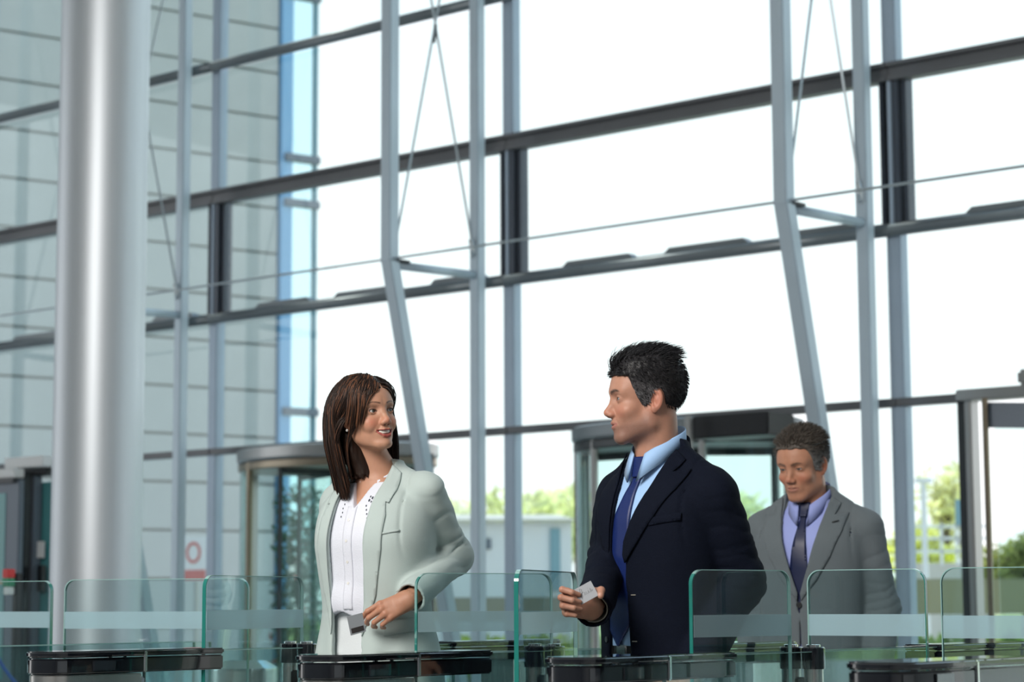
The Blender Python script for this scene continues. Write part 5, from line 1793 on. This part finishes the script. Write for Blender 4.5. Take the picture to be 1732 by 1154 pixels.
# eyelet embroidery beside the opening
ey = MB()
dots = []
for k in range(9):
    dots += [(.030 + .0075 * (k % 5), 1.452 - .011 * (k // 5) - .004 * (k % 5) % .02, .0032 if k % 2 else .0022)]
for k in range(5): dots.append((.026 + .004 * k, 1.425 - .012 * k, .0022))
for k in range(6): dots.append((-.050 - .002 * (k % 2), 1.455 - .012 * k, .002))
bl_s = lambda q: loft(q, BS)
for x, z, r in dots:
    V, F = drape([(x + r * .8 * math.cos(t), z + r * 1.3 * math.sin(t)) for t in np.linspace(0, 6.28, 8, endpoint=False)], blouse, .0016, .001, .01)
    ey.add([tuple(v) for v in V], F)
tag(ey.obj('eyelets', M['jlining'], r2), kind='stuff')
for z in (1.385, 1.325, 1.265, 1.205):
    V, F = drape([(-.020 + .0045 * math.cos(t), z + .0045 * math.sin(t)) for t in np.linspace(0, 6.28, 12, endpoint=False)], blouse, .003, .002, .01)
    mesh_obj('button', V, F, M['pearl'], r2)
V, F = drape([(-.034, 1.425), (-.003, 1.425), (-.004, 1.13), (-.034, 1.13)], blouse, .0022, .002, .01)
mesh_obj('placket', V, F, M['blouse'], r2, True)
make_legs(B, M['whitetrouser'], 1.125, .12, secs=[(.88, .170, .122, .008), (.98, .168, .120, .005), (1.125, .128, .098, 0)], r=(.090, .058, .048))
make_shoes(B, M['leather'], .06)
# jacket lapels, pocket flap, collar, lining edge
lL = [(.066, 1.545), (.094, 1.522), (.106, 1.470), (.100, 1.432), (.090, 1.436), (.100, 1.395), (.096, 1.30), (.072, 1.17), (.028, 1.055), (.024, 1.075), (.034, 1.15), (.041, 1.25), (.045, 1.36), (.053, 1.45), (.062, 1.50)]
lR = [(-.068, 1.545), (-.096, 1.52), (-.112, 1.470), (-.108, 1.432), (-.098, 1.436), (-.118, 1.395), (-.126, 1.30), (-.108, 1.18), (-.076, 1.06), (-.076, 1.09), (-.080, 1.16), (-.083, 1.25), (-.081, 1.36), (-.077, 1.44), (-.070, 1.50)]
sheet('lapel', lL, jt2, M['mint'], r2, .0050, .004, .009)
sheet('lapel', lR, jt2, M['mint'], r2, .0050, .004, .009)
sheet('pocket_flap', [(.090, 1.095), (.165, 1.108), (.165, 1.068), (.092, 1.056)], jt2, M['mint'], r2, .0030, .003, .009)
sheet('pocket_welt', [(.070, 1.335), (.140, 1.350), (.140, 1.356), (.070, 1.341)], jt2, M['mint'], r2, .0022, .002, .009)
collar_band('jacket_collar', r2, M['mint'], lambda z: bcy(z) + .006, .066, lambda t: 1.556 - .030 * t ** 1.5, lambda t: .050, 100, .013, th=.004)
# hip hem of the jacket swings out behind the gate
# earring
for s in (1, -1):
    hv = B['H4'] @ Vector((s * .0775, .008, -.044))
    bm = bmesh.new(); bmesh.ops.create_uvsphere(bm, u_segments=14, v_segments=10, radius=.0042)
    me = bpy.data.meshes.new('earring'); 
    for v in bm.verts: v.co += hv
    bm.to_mesh(me); bm.free(); me.materials.append(M['pearl'])
    me.polygons.foreach_set('use_smooth', [True] * len(me.polygons))
    link(bpy.data.objects.new('earring', me), r2)
# ring cuff fold of the turned sleeve
card(None, P2_(603, 1056, 5.955), (.93, .2, .25), (.60, -.1, .80), (.042, .054), 'white pass card with a dark printed strip held by the woman', 'photo')

# long hair, parted on top, falling to the shoulders
hs2, ho2, Rn2, hf2 = B['hs'], B['ho'], B['Rn'], B['hf']
W2 = lambda v: (np.asarray(v) @ Rn2.T)
q2_ = lambda p: (p - ho2) @ Rn2 / hs2
# guide volume that hair flows over: skull plus fullness, widening below into the neck and shoulders
def guide(p):
    q = q2_(p)
    g = ell(q, (0, .022, .040), (.083, .106, .086))
    g = smin(g, ell(q, (0, .035, -.045), (.080, .080, .095)), .04)
    g = smin(g, cap(q, (0, .045, -.10), (0, .045, -.20), .066, .060), .04)
    g = np.minimum(g, hf0_2(q))
    g = np.minimum(g, ell(q, (.002, -.105, -.028), (.066, .070, .088)))
    g = np.minimum(g, ell(q, (-.080, .014, -.030), (.016, .022, .030)))
    return g * hs2
hf0_2 = head_sdf(sp2['face'], True)
def facefree(q):
    """keeps the face clear: negative where hair may not be"""
    ax = q[:, 0] + .012
    return ax
def capcol(q, c):
    return c
colb = (.020, .0095, .006)
# base cap
def fcap(p):
    q = q2_(p)
    g = ell(q, (0, .022, .040), (.081, .103, .084))
    g = smin(g, ell(q, (0, .040, -.050), (.076, .070, .095)), .04)
    g = smin(g, cap(q, (0, .050, -.10), (0, .050, -.175), .062, .050), .04)
    # opening for the face
    hl = np.interp(np.abs(q[:, 0] + .008), [0, .02, .045, .060, .072], [.082, .078, .052, .018, -.02])
    face = smax(q[:, 1] + .012 + .0 * q[:, 0], (q[:, 2] - hl), .01)
    face2 = np.maximum(q[:, 1] - .012, q[:, 2] + .03)
    g = smax(g, -face * 1.0, .006)
    g = smax(g, -face2, .01)
    g = smax(g, -ell(q, (-.085, .010, -.030), (.030, .026, .032)), .006)
    g = np.maximum(g, -(q[:, 2] + .185 + .01 * wav(q * np.array((1, 1, .01)), 60, 3)))
    g += .0022 * wav(q * np.array((1, 1, .12)), 75, 7)
    return g * hs2
V0, F0 = surf(fcap, ho2 - .24, ho2 + .16, .0030)
c0 = np.array(colb)[None] * (1 + .35 * wav(q2_(V0) * np.array((1, 1, .1)), 110, 9))[:, None]
HV = [(V0, F0, np.clip(c0, .001, 1))]
part = .012
rt = scalp_points(B, 3600, lambda q: (q[:, 2] > np.interp(q[:, 1], [-.12, -.085, -.06, -.03, 0, .04, .08], [.078, .074, .050, .035, .020, .0, -.03])), 12)
q = q2_(rt)
side = np.where(q[:, 0] > part, 1.0, -1.0)
dl = np.stack([side * (.9 - .2 * np.abs(q[:, 0]) * 10), np.where(q[:, 1] < -.03, .75, .35) + 0 * side, -.15 + 0 * side], -1)
rr = np.random.default_rng(5)
top = np.clip((.118 - q[:, 2]) / .12, 0, 1)
Ln = (.395 - .14 * top) * (.90 + .14 * rr.random(len(q)))
def gv(p, t):
    qq = q2_(p)
    inward = np.where(qq[:, 2] < -.06, -qq[:, 0] * 3.0, 0)
    back = np.clip((.022 - qq[:, 1]) / .03, 0, 1) * np.clip((.085 - qq[:, 2]) / .03, 0, 1) * np.clip(np.abs(qq[:, 0]) / .045, 0, 1) * 2.2
    v = np.stack([inward * .5, back * .38, np.full(len(p), -.55 - .5 * t)], -1)
    return v @ Rn2.T
HV.append(strands(rt, dl @ Rn2.T, Ln * hs2, 16, .0020, gv, guide, .0035, .035, col0=colb, hi=((.13, .052, .026), .13), seed=22))
# swept fringe on her right temple, over the cheek side
rt = scalp_points(B, 380, lambda q: (q[:, 2] > .078) & (q[:, 1] < -.02) & (q[:, 0] < part) & (q[:, 0] > -.045), 15)
q = q2_(rt)
dl = np.stack([-.95 + 0 * q[:, 0], -.25 + 0 * q[:, 0], -.05 + 0 * q[:, 0]], -1)
def gf(p, t):
    qq = q2_(p)
    return np.stack([np.full(len(p), -.05), np.where(qq[:, 2] < .03, .22, .05), np.full(len(p), -.55)], -1) @ Rn2.T
HV.append(strands(rt, dl @ Rn2.T, (.125 + .030 * rr.random(len(q))) * hs2, 14, .0019, gf, guide, .004, .03, col0=colb, hi=((.17, .07, .035), .30), seed=23))
V = np.concatenate([h[0] for h in HV]); Cc = np.concatenate([h[2] for h in HV])
F = []; b = 0
for h in HV: F += (np.asarray(h[1]) + b).tolist(); b += len(h[0])
mesh_obj('hair', V, F, M['hair'], r2, True, cols=Cc)
# ------------------------------------------------------------------ the man in the grey suit further back
YAW3 = math.radians(-27)
D3 = 7.6
pos3 = Pz(1388, 0, D3)
sp3 = dict(pos=pos3, yaw=YAW3, fem=False, hs=1.02, label='grey-haired man in a grey suit and dark navy tie looking down, behind the gates',
    head=P(1356, 786, 7.55), hyaw=math.radians(-38), hpitch=math.radians(15), hroll=0,
    face=dict(lid=.62, lip=(.36, .15, .12), lipk=.6, brow=(.07, .055, .045), stubble=.12, nose=1.0, browh=-.002),
    skin=(.50, .24, .15), gaze=(0, -1, -.25), iris=(.10, .10, .10),
    neck=(0, -.005, 1.47), nr=.057, necklow=1.40, hh=.0026,
    torso=[(.86, .15, .10), (1.0, .145, .10), (1.12, .14, .10), (1.28, .158, .11), (1.38, .15, .09), (1.43, .10, .07), (1.47, .055, .05)],
    legs={1: [(.085, .0, .90), (.09, -.12, .50), (.09, -.12, .085)], -1: [(-.085, 0, .90), (-.09, .03, .48), (-.09, .16, .09)]},
    arm={1: [(.188, .015, 1.400), (.235, .05, 1.12), (.235, -.03, .88)],
         -1: [(-.188, .015, 1.400), (-.232, .02, 1.12), (-.215, -.08, .88)]},
    hand={1: dict(y=(0, -.2, -1), z=(1, 0, 0), mirror=False, s=1.0, fine=False,
                  curl=[(.3, .4, .3)] * 4, spread=(.08, .02, -.04, -.1), thumb=[(.022, .02, -.006), (.042, .050, -.016), (.048, .078, -.024), (.046, .100, -.030)]),
          -1: dict(y=(-.2, -.3, -1), z=(-1, 0, 0), mirror=True, s=1.0, fine=False,
                   curl=[(.3, .4, .3)] * 4, spread=(.08, .02, -.04, -.1), thumb=[(.022, .02, -.006), (.042, .050, -.016), (.048, .078, -.024), (.046, .100, -.030)])})
G = make_person(sp3)
r3 = G['root']
gsec = [(.76, .205, .140, .01), (.93, .192, .136, .005), (1.05, .182, .134, 0), (1.22, .198, .142, 0), (1.33, .206, .142, 0), (1.39, .200, .128, .005), (1.435, .160, .105, .006), (1.47, .115, .088, .004), (1.51, .088, .076, .002), (1.545, .078, .068, .0)]
gss = [(a, b - .013, c - .013, d) for a, b, c, d in gsec[:-1]]
GSS = smooth_secs(gss)
shirt3 = lambda q: loft(q, GSS) + .0015 * wav(q, 10, 4)
xr3 = [(.76, .060), (.90, .020), (1.0, -.004), (1.10, -.006), (1.17, .002), (1.27, .032), (1.37, .060), (1.45, .078), (1.54, .088)]
xl3 = [(.76, -.040), (.90, -.016), (1.0, -.008), (1.10, -.010), (1.17, -.014), (1.27, -.045), (1.37, -.068), (1.45, -.080), (1.54, -.086)]
shl3 = {s: ((s * .10, .012, 1.448), (s * .170, .010, 1.414), .045, .050) for s in (1, -1)}
j3, jt3, jo3 = make_jacket(G, gsec, [.066, .057, .048], xl3, xr3, .60, M['greysuit'], .0055, hem=.78, seed=51, shoulder=shl3, inner=lambda q: loft(q, GSS) - .001,
                           trap=((.045, .006, 1.520), (.165, .010, 1.440), .036))
solid('shirt', lambda q: np.maximum(np.maximum(shirt3(q), .97 - q[:, 2]), -(cap(q, (0, -.03, 1.51), (0, -.03, 1.7), .055))), (-.22, -.17, .95), (.22, .17, 1.53), .006, M['lilacshirt'], r3)
make_legs(G, M['greysuit'], 1.01, .07, secs=[(.83, .165, .125, .01), (.93, .158, .12, .005), (1.01, .15, .115, 0)])
make_shoes(G, M['leather'])
gL = [(.088, 1.515), (.120, 1.490), (.108, 1.448), (.150, 1.456), (.142, 1.39), (.108, 1.30), (.060, 1.22), (.004, 1.150), (.001, 1.175), (.030, 1.265), (.058, 1.365), (.076, 1.45)]
gR = [(-x - .008, z) for x, z in gL][::-1]
sheet('lapel', gL, jo3, M['greysuit'], r3, .0055, .004, .010)
sheet('lapel', gR, jo3, M['greysuit'], r3, .0055, .004, .010)
sheet('buttonhole', [(.108, 1.418), (.128, 1.424), (.128, 1.428), (.108, 1.422)], jo3, M['button'], r3, .0100, .002, .01)
V, F = drape([(-.004 + .010 * math.cos(t), 1.135 + .010 * math.sin(t)) for t in np.linspace(0, 6.28, 14, endpoint=False)], jt3, .006, .004, .006)
mesh_obj('button', V, F, M['button'], r3)
gcy = lambda z: .004 - (1.57 - z) * .22
collar_band('shirt_collar', r3, M['lilacshirt'], gcy, .065, lambda t: 1.578 - .095 * t ** 1.5, lambda t: .044 + .034 * t ** 3, 163, .009, tip=-.10)
collar_band('jacket_collar', r3, M['greysuit'], lambda z: gcy(z) + .003, .079, lambda t: 1.560 - .070 * t ** 1.5, lambda t: .058, 112, .016, th=.004)
tie3 = [(-.016, 1.470), (.014, 1.470), (.010, 1.43), (.022, 1.33), (.030, 1.20), (.034, 1.06), (-.010, 1.00), (-.052, 1.06), (-.046, 1.20), (-.030, 1.33), (-.012, 1.43)]
V, F = drape(tie3, shirt3, .006, .004, .010)
mesh_obj('tie', V, F, M['navytie'], r3, True)
V, F = drape([(-.022, 1.492), (.020, 1.492), (.013, 1.442), (-.014, 1.442)], shirt3, .013, .012, .008)
mesh_obj('tie_knot', V, F, M['navytie'], r3, True)
colg = (.085, .070, .058)
def grey3(q, c):
    m = np.clip(1 - (q[:, 2] - .015) / .05, 0, 1) * np.clip((.09 - q[:, 1]) / .05, 0, 1)
    return c * (1 - m[:, None]) + np.array((.17, .165, .16)) * m[:, None]
LINE3 = (MALE_LINE[0], [z + (.006 if i < 5 else .0) for i, z in enumerate(MALE_LINE[1])])
thick3 = lambda q: .0030 + .010 * np.clip((q[:, 2] - .04) / .05, 0, 1) * (1 - .8 * np.clip((-q[:, 1] - .04) / .04, 0, 1))
HV = [hair_cap(G, LINE3, thick3, M['hair'], colg, h=.0032, colf=grey3)]
Rn3, ho3 = G['Rn'], G['ho']
rs3 = scalp_points(G, 3200, lambda q: (q[:, 2] > np.interp(q[:, 1], *LINE3) + .002), 6)
q = (rs3 - ho3) @ Rn3
def cf3(roots, c, r):
    qq = (roots - ho3) @ Rn3
    m = np.clip(1 - (qq[:, 2] - .015) / .05, 0, 1) * np.clip((.09 - qq[:, 1]) / .05, 0, 1)
    return c * (1 - m[:, None]) + np.array((.24, .235, .23)) * m[:, None]
dl = np.stack([q[:, 0] * 2 + .3, .5 + 0 * q[:, 0], .35 * (q[:, 2] > .07) - .3 * (q[:, 2] <= .07)], -1)
HV.append(strands(rs3, dl @ Rn3.T, .020 + .012 * (q[:, 2] > .07), 4, .0013, lambda p, t: np.array((0, .1, -.15)) @ Rn3.T, over_cap(G, thick3), .0012, .15, col0=colg, seed=19, cols_fn=cf3))
V = np.concatenate([h[0] for h in HV]); Cc = np.concatenate([h[2] for h in HV])
F = []; b = 0
for h in HV: F += (np.asarray(h[1]) + b).tolist(); b += len(h[0])
mesh_obj('hair', V, F, M['hair'], r3, True, cols=Cc)
